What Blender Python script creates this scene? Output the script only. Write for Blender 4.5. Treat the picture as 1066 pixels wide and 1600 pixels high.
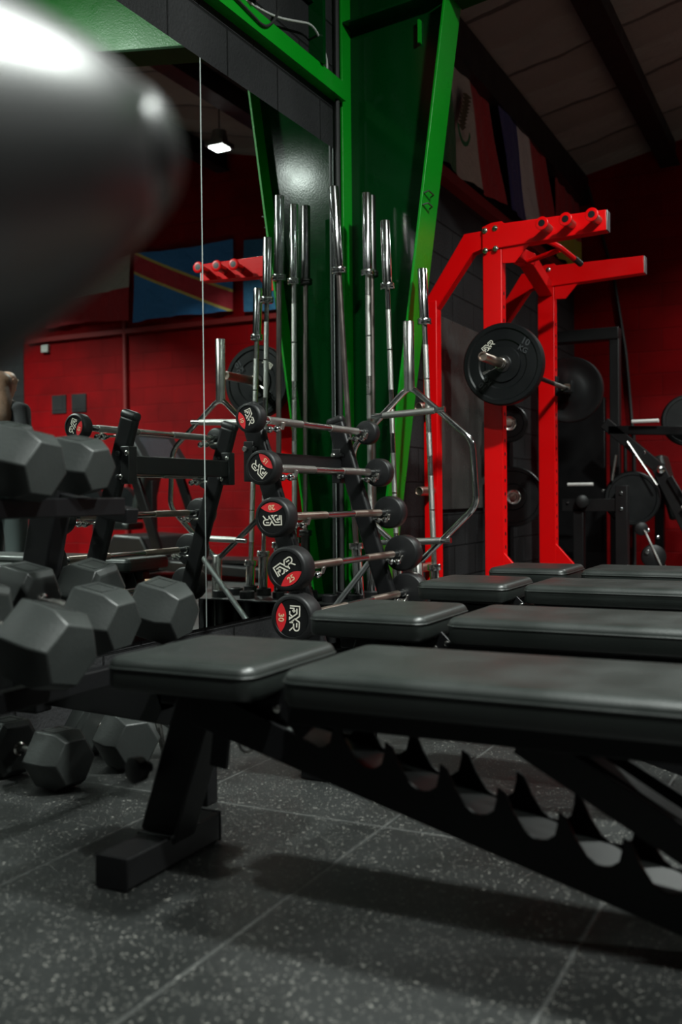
import bpy, bmesh, math, random
from mathutils import Vector, Matrix, Quaternion
random.seed(7)
R = math.radians
S = bpy.context.scene
for o in list(bpy.data.objects): bpy.data.objects.remove(o)
COL = S.collection

# ------------------------------------------------------------------ camera, world, lamps, exposure
H = 0.79
TH, PITCH, ROLL = R(26.5), R(-0.85), R(0.55)
cf = Vector((-math.sin(TH)*math.cos(PITCH), math.cos(TH)*math.cos(PITCH), math.sin(PITCH)))
cr0 = Vector((math.cos(TH), math.sin(TH), 0)); cu0 = cr0.cross(cf)
cu = cu0*math.cos(ROLL) + cr0*math.sin(ROLL); cr = cf.cross(cu)
cam = bpy.data.cameras.new('camera'); co = bpy.data.objects.new('camera', cam); COL.objects.link(co)
m = Matrix((cr, cu, -cf)).transposed().to_4x4(); m.translation = Vector((0, 0, H)); co.matrix_world = m
cam.sensor_fit = 'VERTICAL'; cam.sensor_height = 36; cam.sensor_width = 24; cam.lens = 35.01
cam.clip_start = 0.02; cam.clip_end = 60
cam.dof.use_dof = True; cam.dof.focus_distance = 3.9; cam.dof.aperture_fstop = 2.6
S.camera = co
w = bpy.data.worlds.new('world'); S.world = w; w.use_nodes = True
w.node_tree.nodes['Background'].inputs[0].default_value = (0.02, 0.022, 0.025, 1)
w.node_tree.nodes['Background'].inputs[1].default_value = 0.1
S.view_settings.view_transform = 'Standard'; S.view_settings.look = 'None'
S.view_settings.exposure = 0.0; S.view_settings.gamma = 1; S.view_settings.use_curve_mapping = False
# (x, y, z, watts, size, colour)
COOL = (0.93, 1.0, 0.95)
LAMPS = [(0.634, 8.264, 4.2, 120, .15, 135), (0.95, 2.5, 4.45, 430, .30, 170), (4.9, 6.9, 4.95, 720, .28, 122), (0.42, .40, 4.25, 190, .16, 150)]

WX = -2.39           # left wall / mirror plane
YB = 10.2            # back wall

# ------------------------------------------------------------------ materials
def mat(name, col, rough=.5, metal=0., bump=0., bscale=80., rvar=0., spec=.5, coat=0., cvar=0., cscale=6., emis=None):
    mt = bpy.data.materials.new(name); mt.use_nodes = True
    nt = mt.node_tree; b = nt.nodes['Principled BSDF']
    b.inputs['Base Color'].default_value = (*col, 1); b.inputs['Roughness'].default_value = rough
    b.inputs['Metallic'].default_value = metal; b.inputs['Specular IOR Level'].default_value = spec
    if coat: b.inputs['Coat Weight'].default_value = coat; b.inputs['Coat Roughness'].default_value = .12
    tc = nt.nodes.new('ShaderNodeTexCoord')
    def noise(sc, det=4):
        n = nt.nodes.new('ShaderNodeTexNoise'); n.inputs['Scale'].default_value = sc; n.inputs['Detail'].default_value = det
        nt.links.new(tc.outputs['Object'], n.inputs['Vector']); return n
    if bump:
        n = noise(bscale); bp = nt.nodes.new('ShaderNodeBump'); bp.inputs['Strength'].default_value = bump
        bp.inputs['Distance'].default_value = .004
        nt.links.new(n.outputs['Fac'], bp.inputs['Height']); nt.links.new(bp.outputs[0], b.inputs['Normal'])
    if rvar:
        n = noise(7, 6); mr = nt.nodes.new('ShaderNodeMapRange')
        mr.inputs[1].default_value = .3; mr.inputs[2].default_value = .7
        mr.inputs[3].default_value = max(.03, rough-rvar); mr.inputs[4].default_value = rough+rvar
        nt.links.new(n.outputs['Fac'], mr.inputs[0]); nt.links.new(mr.outputs[0], b.inputs['Roughness'])
    if cvar:
        n = noise(cscale, 6); mx = nt.nodes.new('ShaderNodeMix'); mx.data_type = 'RGBA'
        mx.inputs[6].default_value = (*[c*(1-cvar) for c in col], 1); mx.inputs[7].default_value = (*[min(1, c*(1+cvar)) for c in col], 1)
        nt.links.new(n.outputs['Fac'], mx.inputs[0]); nt.links.new(mx.outputs[2], b.inputs['Base Color'])
    if emis:
        b.inputs['Emission Color'].default_value = (*emis[0], 1); b.inputs['Emission Strength'].default_value = emis[1]
    return mt

M = dict(
    vinyl=mat('black_vinyl', (.011, .0135, .0122), .40, bump=.10, bscale=260, rvar=.09, spec=.5),
    powder=mat('black_powder_coat', (.004, .004, .0045), .40, spec=.25, bump=.05, bscale=400, rvar=.06),
    satin=mat('black_satin_paint', (.007, .007, .0075), .45, spec=.3, bump=.04, bscale=300, rvar=.05),
    rubber=mat('black_rubber', (.006, .006, .0065), .44, spec=.35, bump=.05, bscale=200, rvar=.06),
    disc=mat('matte_black_face', (.003, .003, .0035), .55, spec=.2),
    hexr=mat('worn_grey_rubber', (.020, .0225, .0215), .42, spec=.42, bump=.12, bscale=130, rvar=.08, cvar=.35, cscale=9),
    plate=mat('bumper_rubber', (.004, .0045, .005), .38, spec=.28, bump=.04, bscale=150, rvar=.06),
    chrome=mat('chrome', (.78, .78, .77), .13, 1, rvar=.04),
    chromew=mat('worn_chrome', (.62, .60, .57), .24, 1, rvar=.08, bump=.05, bscale=200),
    knurl=mat('knurled_steel', (.42, .41, .39), .36, 1, bump=.5, bscale=420),
    bronze=mat('worn_bronze_steel', (.42, .34, .29), .38, 1, rvar=.1, cvar=.2, cscale=20),
    oxide=mat('dark_oxide_steel', (.10, .095, .095), .32, 1, rvar=.08),
    bare=mat('brown_bare_steel', (.22, .18, .17), .35, 1, rvar=.08),
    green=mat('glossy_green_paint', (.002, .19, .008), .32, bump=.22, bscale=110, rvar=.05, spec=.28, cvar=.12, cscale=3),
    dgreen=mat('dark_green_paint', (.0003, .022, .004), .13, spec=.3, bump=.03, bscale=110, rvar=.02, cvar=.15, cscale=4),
    red=mat('glossy_red_paint', (.60, .001, .002), .34, bump=.05, bscale=60, rvar=.05, spec=.2),
    dred=mat('dull_red_paint', (.17, .008, .008), .5),
    badge=mat('red_badge', (.55, .006, .012), .5),
    white=mat('cream_lettering', (.62, .58, .50), .55),
    gold=mat('tan_lettering', (.62, .46, .28), .55),
    dim=mat('raised_rubber_lettering', (.035, .037, .04), .35),
    skin=mat('skin', (.45, .28, .21), .5), hair=mat('brown_hair', (.13, .075, .05), .45, bump=.6, bscale=90, cvar=.4, cscale=30),
    cloth=mat('black_cloth', (.012, .012, .014), .85, bump=.15, bscale=90),
    denim=mat('charcoal_trousers', (.035, .045, .045), .85, bump=.2, bscale=150),
    wood=mat('tan_plywood', (.42, .25, .14), .5, cvar=.25, cscale=3),
    screen=mat('console_screen', (.03, .03, .035), .2, cvar=.5, cscale=30),
    cable=mat('pale_cable', (.35, .36, .34), .5), dcable=mat('dark_cable', (.015, .015, .015), .5),
    gloss=mat('semi_gloss_black', (.03, .033, .032), .38, spec=.9),
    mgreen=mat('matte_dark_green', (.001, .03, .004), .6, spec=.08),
    brush=mat('brushed_peg', (.85, .83, .80), .5, .4),
    alu=mat('grey_metal', (.35, .36, .36), .4, 1),
    lit=mat('lit_diffuser', (1, 1, 1), .5, emis=((.95, 1, .97), 22)),
    gold2=mat('orange_plastic', (.6, .2, .03), .4), lime=mat('green_plastic', (.05, .5, .08), .4),
)

def nodes(mt): return mt.node_tree, mt.node_tree.nodes, mt.node_tree.links
def math_n(nt, op, a, b=None, c=None):
    n = nt.nodes.new('ShaderNodeMath'); n.operation = op
    for i, v in enumerate((a, b, c)):
        if v is None: continue
        if isinstance(v, (int, float)): n.inputs[i].default_value = v
        else: nt.links.new(v, n.inputs[i])
    return n.outputs[0]

def block_mat(name, col, axis, rough=.5, mortar=.55, cvar=.25, bump=.5):
    mt = bpy.data.materials.new(name); mt.use_nodes = True
    nt, N, L = nodes(mt); b = N['Principled BSDF']
    tc = N.new('ShaderNodeTexCoord'); sp = N.new('ShaderNodeSeparateXYZ'); L.new(tc.outputs['Object'], sp.inputs[0])
    cb = N.new('ShaderNodeCombineXYZ'); L.new(sp.outputs[axis], cb.inputs[0]); L.new(sp.outputs['Z'], cb.inputs[1])
    br = N.new('ShaderNodeTexBrick'); L.new(cb.outputs[0], br.inputs['Vector'])
    br.inputs['Scale'].default_value = 1; br.inputs['Brick Width'].default_value = .44; br.inputs['Row Height'].default_value = .22
    br.inputs['Mortar Size'].default_value = .006; br.inputs['Mortar Smooth'].default_value = .4
    br.inputs['Color1'].default_value = (*[c*.9 for c in col], 1); br.inputs['Color2'].default_value = (*[min(1, c*1.12) for c in col], 1)
    br.inputs['Mortar'].default_value = (*[c*mortar for c in col], 1)
    ns = N.new('ShaderNodeTexNoise'); ns.inputs['Scale'].default_value = 2.2; ns.inputs['Detail'].default_value = 8; L.new(tc.outputs['Object'], ns.inputs['Vector'])
    mx = N.new('ShaderNodeMix'); mx.data_type = 'RGBA'; mx.blend_type = 'MULTIPLY'; mx.inputs[0].default_value = 1
    cr_ = N.new('ShaderNodeMapRange'); cr_.inputs[1].default_value = .3; cr_.inputs[2].default_value = .7; cr_.inputs[3].default_value = 1-cvar; cr_.inputs[4].default_value = 1+cvar
    L.new(ns.outputs['Fac'], cr_.inputs[0]); L.new(br.outputs['Color'], mx.inputs[6]); L.new(cr_.outputs[0], mx.inputs[7]); L.new(mx.outputs[2], b.inputs['Base Color'])
    n2 = N.new('ShaderNodeTexNoise'); n2.inputs['Scale'].default_value = 70; n2.inputs['Detail'].default_value = 5; L.new(tc.outputs['Object'], n2.inputs['Vector'])
    h = math_n(nt, 'ADD', math_n(nt, 'MULTIPLY', br.outputs['Fac'], -1.4), math_n(nt, 'MULTIPLY', n2.outputs['Fac'], .8))
    bp = N.new('ShaderNodeBump'); bp.inputs['Strength'].default_value = bump; bp.inputs['Distance'].default_value = .006
    L.new(h, bp.inputs['Height']); L.new(bp.outputs[0], b.inputs['Normal'])
    b.inputs['Roughness'].default_value = rough; b.inputs['Specular IOR Level'].default_value = .12
    return mt

def floor_mat():
    mt = bpy.data.materials.new('rubber_tile_floor'); mt.use_nodes = True
    nt, N, L = nodes(mt); b = N['Principled BSDF']
    tc = N.new('ShaderNodeTexCoord'); sp = N.new('ShaderNodeSeparateXYZ'); L.new(tc.outputs['Object'], sp.inputs[0])
    # flecks of pale rubber granules
    def flecks(scale, prob, size):
        wn = N.new('ShaderNodeTexNoise'); wn.inputs['Scale'].default_value = scale*1.3; wn.inputs['Detail'].default_value = 1; L.new(tc.outputs['Object'], wn.inputs['Vector'])
        ad = N.new('ShaderNodeVectorMath'); ad.operation = 'MULTIPLY_ADD'; L.new(wn.outputs['Color'], ad.inputs[0]); ad.inputs[1].default_value = (.9/scale,)*3; L.new(tc.outputs['Object'], ad.inputs[2])
        v = N.new('ShaderNodeTexVoronoi'); v.inputs['Scale'].default_value = scale; L.new(ad.outputs[0], v.inputs['Vector'])
        sc = N.new('ShaderNodeSeparateColor'); L.new(v.outputs['Color'], sc.inputs[0])
        on = math_n(nt, 'LESS_THAN', sc.outputs[0], prob)
        sz = math_n(nt, 'MULTIPLY', sc.outputs[1], size)
        return math_n(nt, 'MULTIPLY', on, math_n(nt, 'LESS_THAN', v.outputs['Distance'], sz))
    f = math_n(nt, 'MAXIMUM', flecks(150, .085, .52), flecks(290, .13, .62))
    dn = N.new('ShaderNodeTexNoise'); dn.inputs['Scale'].default_value = 2.3; dn.inputs['Detail'].default_value = 6; L.new(tc.outputs['Object'], dn.inputs['Vector'])
    def seam(c, off, pitch, wd):
        u = math_n(nt, 'ABSOLUTE', math_n(nt, 'SUBTRACT', math_n(nt, 'FRACT', math_n(nt, 'DIVIDE', math_n(nt, 'SUBTRACT', c, off-.5*pitch), pitch)), .5))
        return math_n(nt, 'SUBTRACT', 1, math_n(nt, 'MINIMUM', math_n(nt, 'DIVIDE', u, wd/pitch), 1))
    s1 = seam(sp.outputs['X'], -.974, .567, .006); s2 = seam(sp.outputs['Y'], 2.165, 1.134, .005)
    sm = math_n(nt, 'MAXIMUM', s1, s2)
    base = N.new('ShaderNodeMix'); base.data_type = 'RGBA'; base.inputs[6].default_value = (.006, .0067, .0064, 1); base.inputs[7].default_value = (.015, .016, .0155, 1)
    L.new(dn.outputs['Fac'], base.inputs[0])
    m1 = N.new('ShaderNodeMix'); m1.data_type = 'RGBA'; L.new(f, m1.inputs[0]); L.new(base.outputs[2], m1.inputs[6]); m1.inputs[7].default_value = (.14, .136, .124, 1)
    dust = N.new('ShaderNodeTexNoise'); dust.inputs['Scale'].default_value = 12; L.new(tc.outputs['Object'], dust.inputs['Vector'])
    sd = math_n(nt, 'MULTIPLY', sm, math_n(nt, 'MULTIPLY', dust.outputs['Fac'], 1.1))
    m2 = N.new('ShaderNodeMix'); m2.data_type = 'RGBA'; L.new(sd, m2.inputs[0]); L.new(m1.outputs[2], m2.inputs[6]); m2.inputs[7].default_value = (.085, .085, .082, 1)
    L.new(m2.outputs[2], b.inputs['Base Color'])
    mr = N.new('ShaderNodeMapRange'); mr.inputs[1].default_value = .35; mr.inputs[2].default_value = .65; mr.inputs[3].default_value = .36; mr.inputs[4].default_value = .56
    L.new(dn.outputs['Fac'], mr.inputs[0]); L.new(mr.outputs[0], b.inputs['Roughness'])
    gn = N.new('ShaderNodeTexNoise'); gn.inputs['Scale'].default_value = 260; L.new(tc.outputs['Object'], gn.inputs['Vector'])
    h = math_n(nt, 'SUBTRACT', math_n(nt, 'MULTIPLY', gn.outputs['Fac'], .5), math_n(nt, 'MULTIPLY', sm, 1.2))
    bp = N.new('ShaderNodeBump'); bp.inputs['Strength'].default_value = .5; bp.inputs['Distance'].default_value = .002
    L.new(h, bp.inputs['Height']); L.new(bp.outputs[0], b.inputs['Normal'])
    return mt

def ceil_mat():
    mt = bpy.data.materials.new('insulation_foil_ceiling'); mt.use_nodes = True
    nt, N, L = nodes(mt); b = N['Principled BSDF']
    tc = N.new('ShaderNodeTexCoord'); sp = N.new('ShaderNodeSeparateXYZ'); L.new(tc.outputs['Object'], sp.inputs[0])
    ns = N.new('ShaderNodeTexNoise'); ns.inputs['Scale'].default_value = 1.3; ns.inputs['Detail'].default_value = 6; L.new(tc.outputs['Object'], ns.inputs['Vector'])
    y = math_n(nt, 'ADD', sp.outputs['Y'], math_n(nt, 'MULTIPLY', ns.outputs['Fac'], .25))
    fr = math_n(nt, 'FRACT', math_n(nt, 'MULTIPLY', y, 1.05))
    seam = math_n(nt, 'LESS_THAN', fr, .05)
    mx = N.new('ShaderNodeMix'); mx.data_type = 'RGBA'; L.new(seam, mx.inputs[0]); mx.inputs[6].default_value = (.17, .15, .138, 1); mx.inputs[7].default_value = (.06, .055, .05, 1)
    L.new(mx.outputs[2], b.inputs['Base Color']); b.inputs['Roughness'].default_value = .6
    wv = math_n(nt, 'ADD', math_n(nt, 'ABSOLUTE', math_n(nt, 'SUBTRACT', fr, .5)), math_n(nt, 'MULTIPLY', ns.outputs['Fac'], .8))
    bp = N.new('ShaderNodeBump'); bp.inputs['Strength'].default_value = .9; bp.inputs['Distance'].default_value = .15
    L.new(wv, bp.inputs['Height']); L.new(bp.outputs[0], b.inputs['Normal'])
    return mt

M['floor'] = floor_mat(); M['ceiling'] = ceil_mat()
M['bwall'] = block_mat('black_painted_block', (.020, .020, .021), 'Y', .5, mortar=.35, bump=.9)
M['rwall'] = block_mat('red_painted_block', (.15, .0001, .0012), 'X', .55, mortar=.8)
M['bback'] = block_mat('black_painted_block_back', (.02, .02, .021), 'X', .5)
mir = bpy.data.materials.new('mirror_glass'); mir.use_nodes = True
b_ = mir.node_tree.nodes['Principled BSDF']; b_.inputs['Base Color'].default_value = (.74, .80, .77, 1); b_.inputs['Metallic'].default_value = 1; b_.inputs['Roughness'].default_value = .0
M['mirror'] = mir
M['mirror_edge'] = mat('mirror_cut_edge', (.45, .5, .48), .2)
fm = mat('frosted_panel', (.05, .048, .045), .35, cvar=.5, cscale=2, rvar=.15)
M['panel'] = fm

# ------------------------------------------------------------------ mesh helpers
def box(bm, c, s, rot=None):
    mt = Matrix.Translation(Vector(c))
    if rot is not None: mt = mt @ rot.to_4x4()
    mt = mt @ Matrix.Diagonal((s[0], s[1], s[2], 1))
    return bmesh.ops.create_cube(bm, size=1, matrix=mt)['verts']
def bb(bm, x0, x1, y0, y1, z0, z1): return box(bm, ((x0+x1)/2, (y0+y1)/2, (z0+z1)/2), (x1-x0, y1-y0, z1-z0))
def beam(bm, a, b, wd, ht, up=(0, 0, 1)):
    """box from a to b, wd across, ht along up"""
    a, b = Vector(a), Vector(b); d = (b-a); z = d.normalized(); u = Vector(up); x = z.cross(u)
    if x.length < 1e-4: x = z.cross(Vector((0, 1, 0)))
    x.normalize(); y = x.cross(z)
    rot = Matrix((x, z, y)).transposed()
    return box(bm, (a+b)/2, (wd, d.length, ht), rot)
def frame_of(d):
    d = d.normalized(); u = Vector((0, 0, 1)) if abs(d.z) < .95 else Vector((1, 0, 0))
    x = d.cross(u).normalized(); return x, x.cross(d).normalized()
def tube(bm, pts, r, seg=16, cap=True):
    pts = [Vector(p) for p in pts]; rs = r if isinstance(r, (list, tuple)) else [r]*len(pts)
    rings = []; x = None
    for i, p in enumerate(pts):
        d = (pts[min(i+1, len(pts)-1)]-pts[max(i-1, 0)])
        if x is None: x, y = frame_of(d)
        else:
            d = d.normalized(); x = (x-d*x.dot(d)).normalized(); y = x.cross(d).normalized()
        rings.append([bm.verts.new(p+(x*math.cos(2*math.pi*k/seg)+y*math.sin(2*math.pi*k/seg))*rs[i]) for k in range(seg)])
    for a, b in zip(rings, rings[1:]):
        for k in range(seg): bm.faces.new((a[k], a[(k+1) % seg], b[(k+1) % seg], b[k]))
    if cap: bm.faces.new(rings[0][::-1]); bm.faces.new(rings[-1])
def lathe(bm, o, axis, prof, seg=40):
    """prof: list of (distance along axis, radius)"""
    o = Vector(o); d = Vector(axis).normalized(); x, y = frame_of(d); rings = []
    for t, r in prof:
        if r < 1e-6: rings.append([bm.verts.new(o+d*t)]); continue
        rings.append([bm.verts.new(o+d*t+(x*math.cos(2*math.pi*k/seg)+y*math.sin(2*math.pi*k/seg))*r) for k in range(seg)])
    for a, b in zip(rings, rings[1:]):
        for k in range(seg):
            k2 = (k+1) % seg
            if len(a) == 1 and len(b) == 1: continue
            if len(a) == 1: bm.faces.new((a[0], b[k2], b[k]))
            elif len(b) == 1: bm.faces.new((a[k], a[k2], b[0]))
            else: bm.faces.new((a[k], a[k2], b[k2], b[k]))
def prism(bm, poly, y0, y1, plane='XZ'):
    f = {'XZ': lambda p, t: (p[0], t, p[1]), 'XY': lambda p, t: (p[0], p[1], t), 'YZ': lambda p, t: (t, p[0], p[1])}[plane]
    a = [bm.verts.new(f(p, y0)) for p in poly]; b = [bm.verts.new(f(p, y1)) for p in poly]
    n = len(poly); bm.faces.new(a); bm.faces.new(b[::-1])
    for k in range(n): bm.faces.new((a[k], b[k], b[(k+1) % n], a[(k+1) % n]))
def arcpath(pts, rad, n=6):
    """round the corners of a polyline"""
    pts = [Vector(p) for p in pts]; out = [pts[0]]
    for i in range(1, len(pts)-1):
        a, p, b = pts[i-1], pts[i], pts[i+1]; da, db = (a-p), (b-p)
        r = min(rad, da.length*.45, db.length*.45); p0, p1 = p+da.normalized()*r, p+db.normalized()*r
        for k in range(n+1):
            t = k/n; out.append(p0*(1-t)**2+p*2*t*(1-t)+p1*t*t)
    out.append(pts[-1]); return out

def obj(name, bm, mt, parent=None, bev=0, seg=2, smooth=35, sub=0):
    bmesh.ops.recalc_face_normals(bm, faces=bm.faces)
    if parent is not None:
        off = Vector(parent.location) if parent.get('_root', False) else Vector(parent['_off'])
        bmesh.ops.translate(bm, verts=bm.verts, vec=-off)
    me = bpy.data.meshes.new(name); bm.to_mesh(me); bm.free()
    for p in me.polygons: p.use_smooth = True
    me.set_sharp_from_angle(angle=R(smooth))
    me.materials.append(M[mt] if isinstance(mt, str) else mt)
    o = bpy.data.objects.new(name, me); COL.objects.link(o)
    if parent is not None: o.parent = parent; o['_off'] = list(off)
    if bev:
        md = o.modifiers.new('bevel', 'BEVEL'); md.width = bev; md.segments = seg; md.limit_method = 'ANGLE'; md.angle_limit = R(40)
        md.harden_normals = False
    if sub: md = o.modifiers.new('sub', 'SUBSURF'); md.levels = sub; md.render_levels = sub
    return o
def tag(o, label, cat, group=None, kind=None):
    o['label'] = label; o['category'] = cat
    if group: o['group'] = group
    if kind: o['kind'] = kind
    return o
def thing(name, loc, label, cat, group=None):
    o = bpy.data.objects.new(name, None); COL.objects.link(o); o.location = loc; o['_root'] = True
    o.empty_display_size = .1
    return tag(o, label, cat, group)
def solo(name, bm, mt, label, cat, group=None, **k):
    o = obj(name, bm, mt, None, **k); return tag(o, label, cat, group)
def struct(name, bm, mt, label=None, parent=None, **k):
    o = obj(name, bm, mt, parent, **k)
    if parent is None: o['kind'] = 'structure'
    if label: o['label'] = label
    return o
def dup(root, loc=None, label=None, rot=None):
    r = root.copy(); COL.objects.link(r)
    if loc is not None: r.location = loc
    if rot is not None: r.rotation_euler = rot
    if label: r['label'] = label
    for ch in list(root.children):
        c = ch.copy(); COL.objects.link(c); c.parent = r
        for g in list(ch.children):
            d = g.copy(); COL.objects.link(d); d.parent = c
    return r
def NB(): return bmesh.new()

# ------------------------------------------------------------------ room shell
XR, YF = 9.0, -5.0
CZ0, CM = 4.0, .225
bm = NB(); bb(bm, WX-.3, XR+.2, YF-.2, YB+.2, -.12, 0); struct('floor', bm, 'floor', 'black speckled rubber tile floor')
bm = NB(); bb(bm, WX-.22, WX-.012, YF, YB, 0, 4.05); struct('wall_left', bm, 'bwall', 'black painted block wall behind the mirror')
bm = NB(); bb(bm, WX-.2, 5.09, YB, YB+.2, 0, 6.6); struct('wall_back', bm, 'rwall', 'red painted block wall at the far end')
bm = NB(); bb(bm, 5.09, XR, YB-.01, YB+.2, 0, 6.6); struct('wall_back', bm, 'bback', 'black painted end of the far wall')
bm = NB(); bb(bm, XR, XR+.2, YF, YB, 0, 6.8); struct('wall_right', bm, 'bwall')
bm = NB(); bb(bm, WX-.2, XR+.2, YF-.2, YF, 0, 6.8); struct('wall_front', bm, 'bback')
bm = NB(); v = [bm.verts.new(p) for p in ((WX-.3, YF-.2, CZ0-.3*CM), (XR+.3, YF-.2, CZ0+CM*(XR+.3-WX)), (XR+.3, YB+.3, CZ0+CM*(XR+.3-WX)), (WX-.3, YB+.3, CZ0-.3*CM))]
v2 = [bm.verts.new(q.co+Vector((0, 0, .1))) for q in v]
bm.faces.new(v); bm.faces.new(v2[::-1])
for k in range(4): bm.faces.new((v[k], v[(k+1) % 4], v2[(k+1) % 4], v2[k]))
struct('ceiling', bm, 'ceiling', 'wrinkled foil insulation ceiling')

# beams under the ceiling (part of the building)
n = 1
for x in (-1.45, .2, 1.85, 3.5, 5.2, 7.0):
    bm = NB(); z = CZ0+CM*(x-WX)
    bb(bm, x-.05, x+.05, YF, YB, z-.22, z-.0); bb(bm, x-.09, x+.09, YF, YB, z-.225, z-.21)
    o = struct('trim_%d' % n, bm, 'satin', 'dark steel roof purlin'); n += 1
bm = NB(); bb(bm, WX-.01, WX+.14, YF, YB, 3.72, 3.995); struct('trim_%d' % n, bm, 'satin', 'dark eave beam along the top of the block wall'); n += 1
# dark red girt to the right of the column, green girt to the left
bm = NB(); bb(bm, WX-.01, WX+.075, 5.07, YB, 2.90, 2.915); bb(bm, WX+.06, WX+.075, 5.07, YB, 2.915, 2.975)
struct('trim_%d' % n, bm, 'dred', 'dark red steel angle under the wall flags'); n += 1
bm = NB(); bb(bm, WX-.01, WX+.05, -1.0, 4.80, 2.90, 2.912); bb(bm, WX+.035, WX+.05, -1.0, 4.80, 2.912, 2.985); bb(bm, WX-.01, WX+.05, -1, 4.8, 2.985, 2.992)
for k in range(4): lathe(bm, (WX+.05, 4.38+.09*k+(.1 if k > 1 else 0), 2.955), (1, 0, 0), [(0, .006), (.001, .006), (.001, 0)], 10)
struct('trim_%d' % n, bm, 'green', 'bright green steel angle above the mirror'); n += 1
bm = NB(); bb(bm, WX-.01, WX+.07, 4.50, 4.53, 2.99, 3.95); bb(bm, WX-.01, WX+.02, 4.3, 4.50, 3.3, 3.34)
struct('trim_%d' % n, bm, 'dgreen', 'narrow green steel post above the girt'); n += 1

# ------------------------------------------------------------------ green portal frame (column + rafter)
YC = 4.93; FT = .014
def colx(z): return -2.20+(z-.3)*(-1.785+2.20)/(3.35-.3)      # outer flange line
col = thing('steel_column', (WX, YC, 0), 'tapered green steel column standing against the black wall', 'column')
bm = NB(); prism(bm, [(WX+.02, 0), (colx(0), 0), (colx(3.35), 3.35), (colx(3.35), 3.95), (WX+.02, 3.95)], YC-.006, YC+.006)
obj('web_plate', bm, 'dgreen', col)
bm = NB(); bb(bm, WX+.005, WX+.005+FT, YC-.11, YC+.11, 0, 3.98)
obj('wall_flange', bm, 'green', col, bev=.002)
bm = NB(); beam(bm, (colx(0), YC, 0), (colx(3.37), YC, 3.37), .22, FT, up=(1, 0, 0)); obj('slanted_flange', bm, 'green', col, bev=.002)
bm = NB(); beam(bm, (WX+.02, YC-.055, 3.33), (-1.80, YC-.055, 3.38), .10, .012); obj('stiffener', bm, 'dgreen', col)
bm = NB(); bb(bm, -1.965, -1.953, YC-.035, YC-.006, 3.17, 3.29); obj('stiffener', bm, 'green', col)
bm = NB(); bb(bm, WX+.01, -2.10, YC-.14, YC+.14, 0, .02); obj('base_plate', bm, 'dgreen', col)
bm = NB()
for zz, dy in ((2.36, .0), (2.30, .012)):
    tube(bm, [(colx(zz)+.008, YC-.10, zz), (colx(zz)+.03, YC-.09+dy, zz+.012), (colx(zz)+.035, YC-.03, zz+.004), (colx(zz)+.012, YC-.01, zz)], .004, 8)
obj('wire_tie', bm, 'dcable', col)

raf = thing('steel_rafter', (0, YC, 3.4), 'green tapered roof rafter seen in the mirror at the top left', 'beam')
def rz(x): return 3.36+.145*(x+1.8)
bm = NB(); prism(bm, [(-1.79, rz(-1.79)), (8.9, rz(8.9)), (8.9, CZ0+CM*(8.9-WX)-.24), (-1.79, CZ0+CM*(-1.79-WX)-.24)], YC-.006, YC+.006); obj('web_plate', bm, 'green', raf)
bm = NB(); beam(bm, (-1.77, YC, rz(-1.77)), (8.9, YC, rz(8.9)), .22, FT); obj('bottom_flange', bm, 'mgreen', raf)
bm = NB(); beam(bm, (-1.79, YC, CZ0+CM*(-1.79-WX)-.232), (8.9, YC, CZ0+CM*(8.9-WX)-.232), .20, FT); obj('top_flange', bm, 'dgreen', raf)

# ------------------------------------------------------------------ mirrors (three sheets, one gap each)
for (y0, y1, lab) in ((3.5105, 4.736, 'wall mirror sheet right of the vertical seam, beside the green column'), (2.27, 3.5065, 'wall mirror sheet left of the vertical seam'), (1.03, 2.266, 'wall mirror sheet at the left edge, mostly behind the hex dumbbells')):
    mr_ = thing('wall_mirror', (WX, (y0+y1)/2, .246), lab, 'mirror', 'mirror sheets on the left wall')
    bm = NB(); v = [bm.verts.new(p) for p in ((WX, y0, .246), (WX, y1, .246), (WX, y1, 2.64), (WX, y0, 2.64))]; bm.faces.new(v)
    obj('mirror_glass', bm, 'mirror', mr_)
    bm = NB()
    bb(bm, WX-.008, WX-.0004, y0, y1, .246, 2.64)
    e = .0022
    bb(bm, WX-.006, WX+.0006, y0-.0002, y0+e*.5, .246, 2.64); bb(bm, WX-.006, WX+.0006, y1-e*.5, y1+.0002, .246, 2.64)
    obj('glass_edge', bm, 'mirror_edge', mr_)

# frosted board on wall right of the column
bm = NB(); bb(bm, WX-.002, WX+.012, 6.15, 7.22, .70, 2.0)
solo('wall_board', bm, 'panel', 'tall dark smeared board on the black wall behind the trap bar', 'board', bev=.003)

# ------------------------------------------------------------------ flags
def cloth(bm, P, nu=36, nv=20, amp=.03, ph=0., sag=.0, freq=3.):
    """P = four corners a(top-left) b(top-right) c(bottom-right) d(bottom-left); returns grid verts with uv"""
    a, b, c, d = [Vector(p) for p in P]; nrm = (b-a).cross(d-a).normalized(); uvl = bm.loops.layers.uv.new('uv'); g = []
    for j in range(nv+1):
        row = []
        for i in range(nu+1):
            u, v_ = i/nu, j/nv
            p = (a*(1-u)+b*u)*(1-v_)+(d*(1-u)+c*u)*v_
            wv = math.sin(u*freq*6.283+ph+v_*1.2)*.6+math.sin(u*freq*2.3*6.283+ph*2-v_*2)*.25+math.sin((u+v_)*5+ph)*.3
            p = p+nrm*amp*wv*(.35+.65*v_)
            p.z -= sag*math.sin(u*math.pi)*(1-v_)**.5*.6+sag*.5*v_*math.sin(u*math.pi*2+ph)*.5
            row.append((bm.verts.new(p), (u, 1-v_)))
        g.append(row)
    for j in range(nv):
        for i in range(nu):
            q = (g[j][i], g[j][i+1], g[j+1][i+1], g[j+1][i]); f = bm.faces.new([t[0] for t in q])
            for lp, t in zip(f.loops, q): lp[uvl].uv = t[1]
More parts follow.
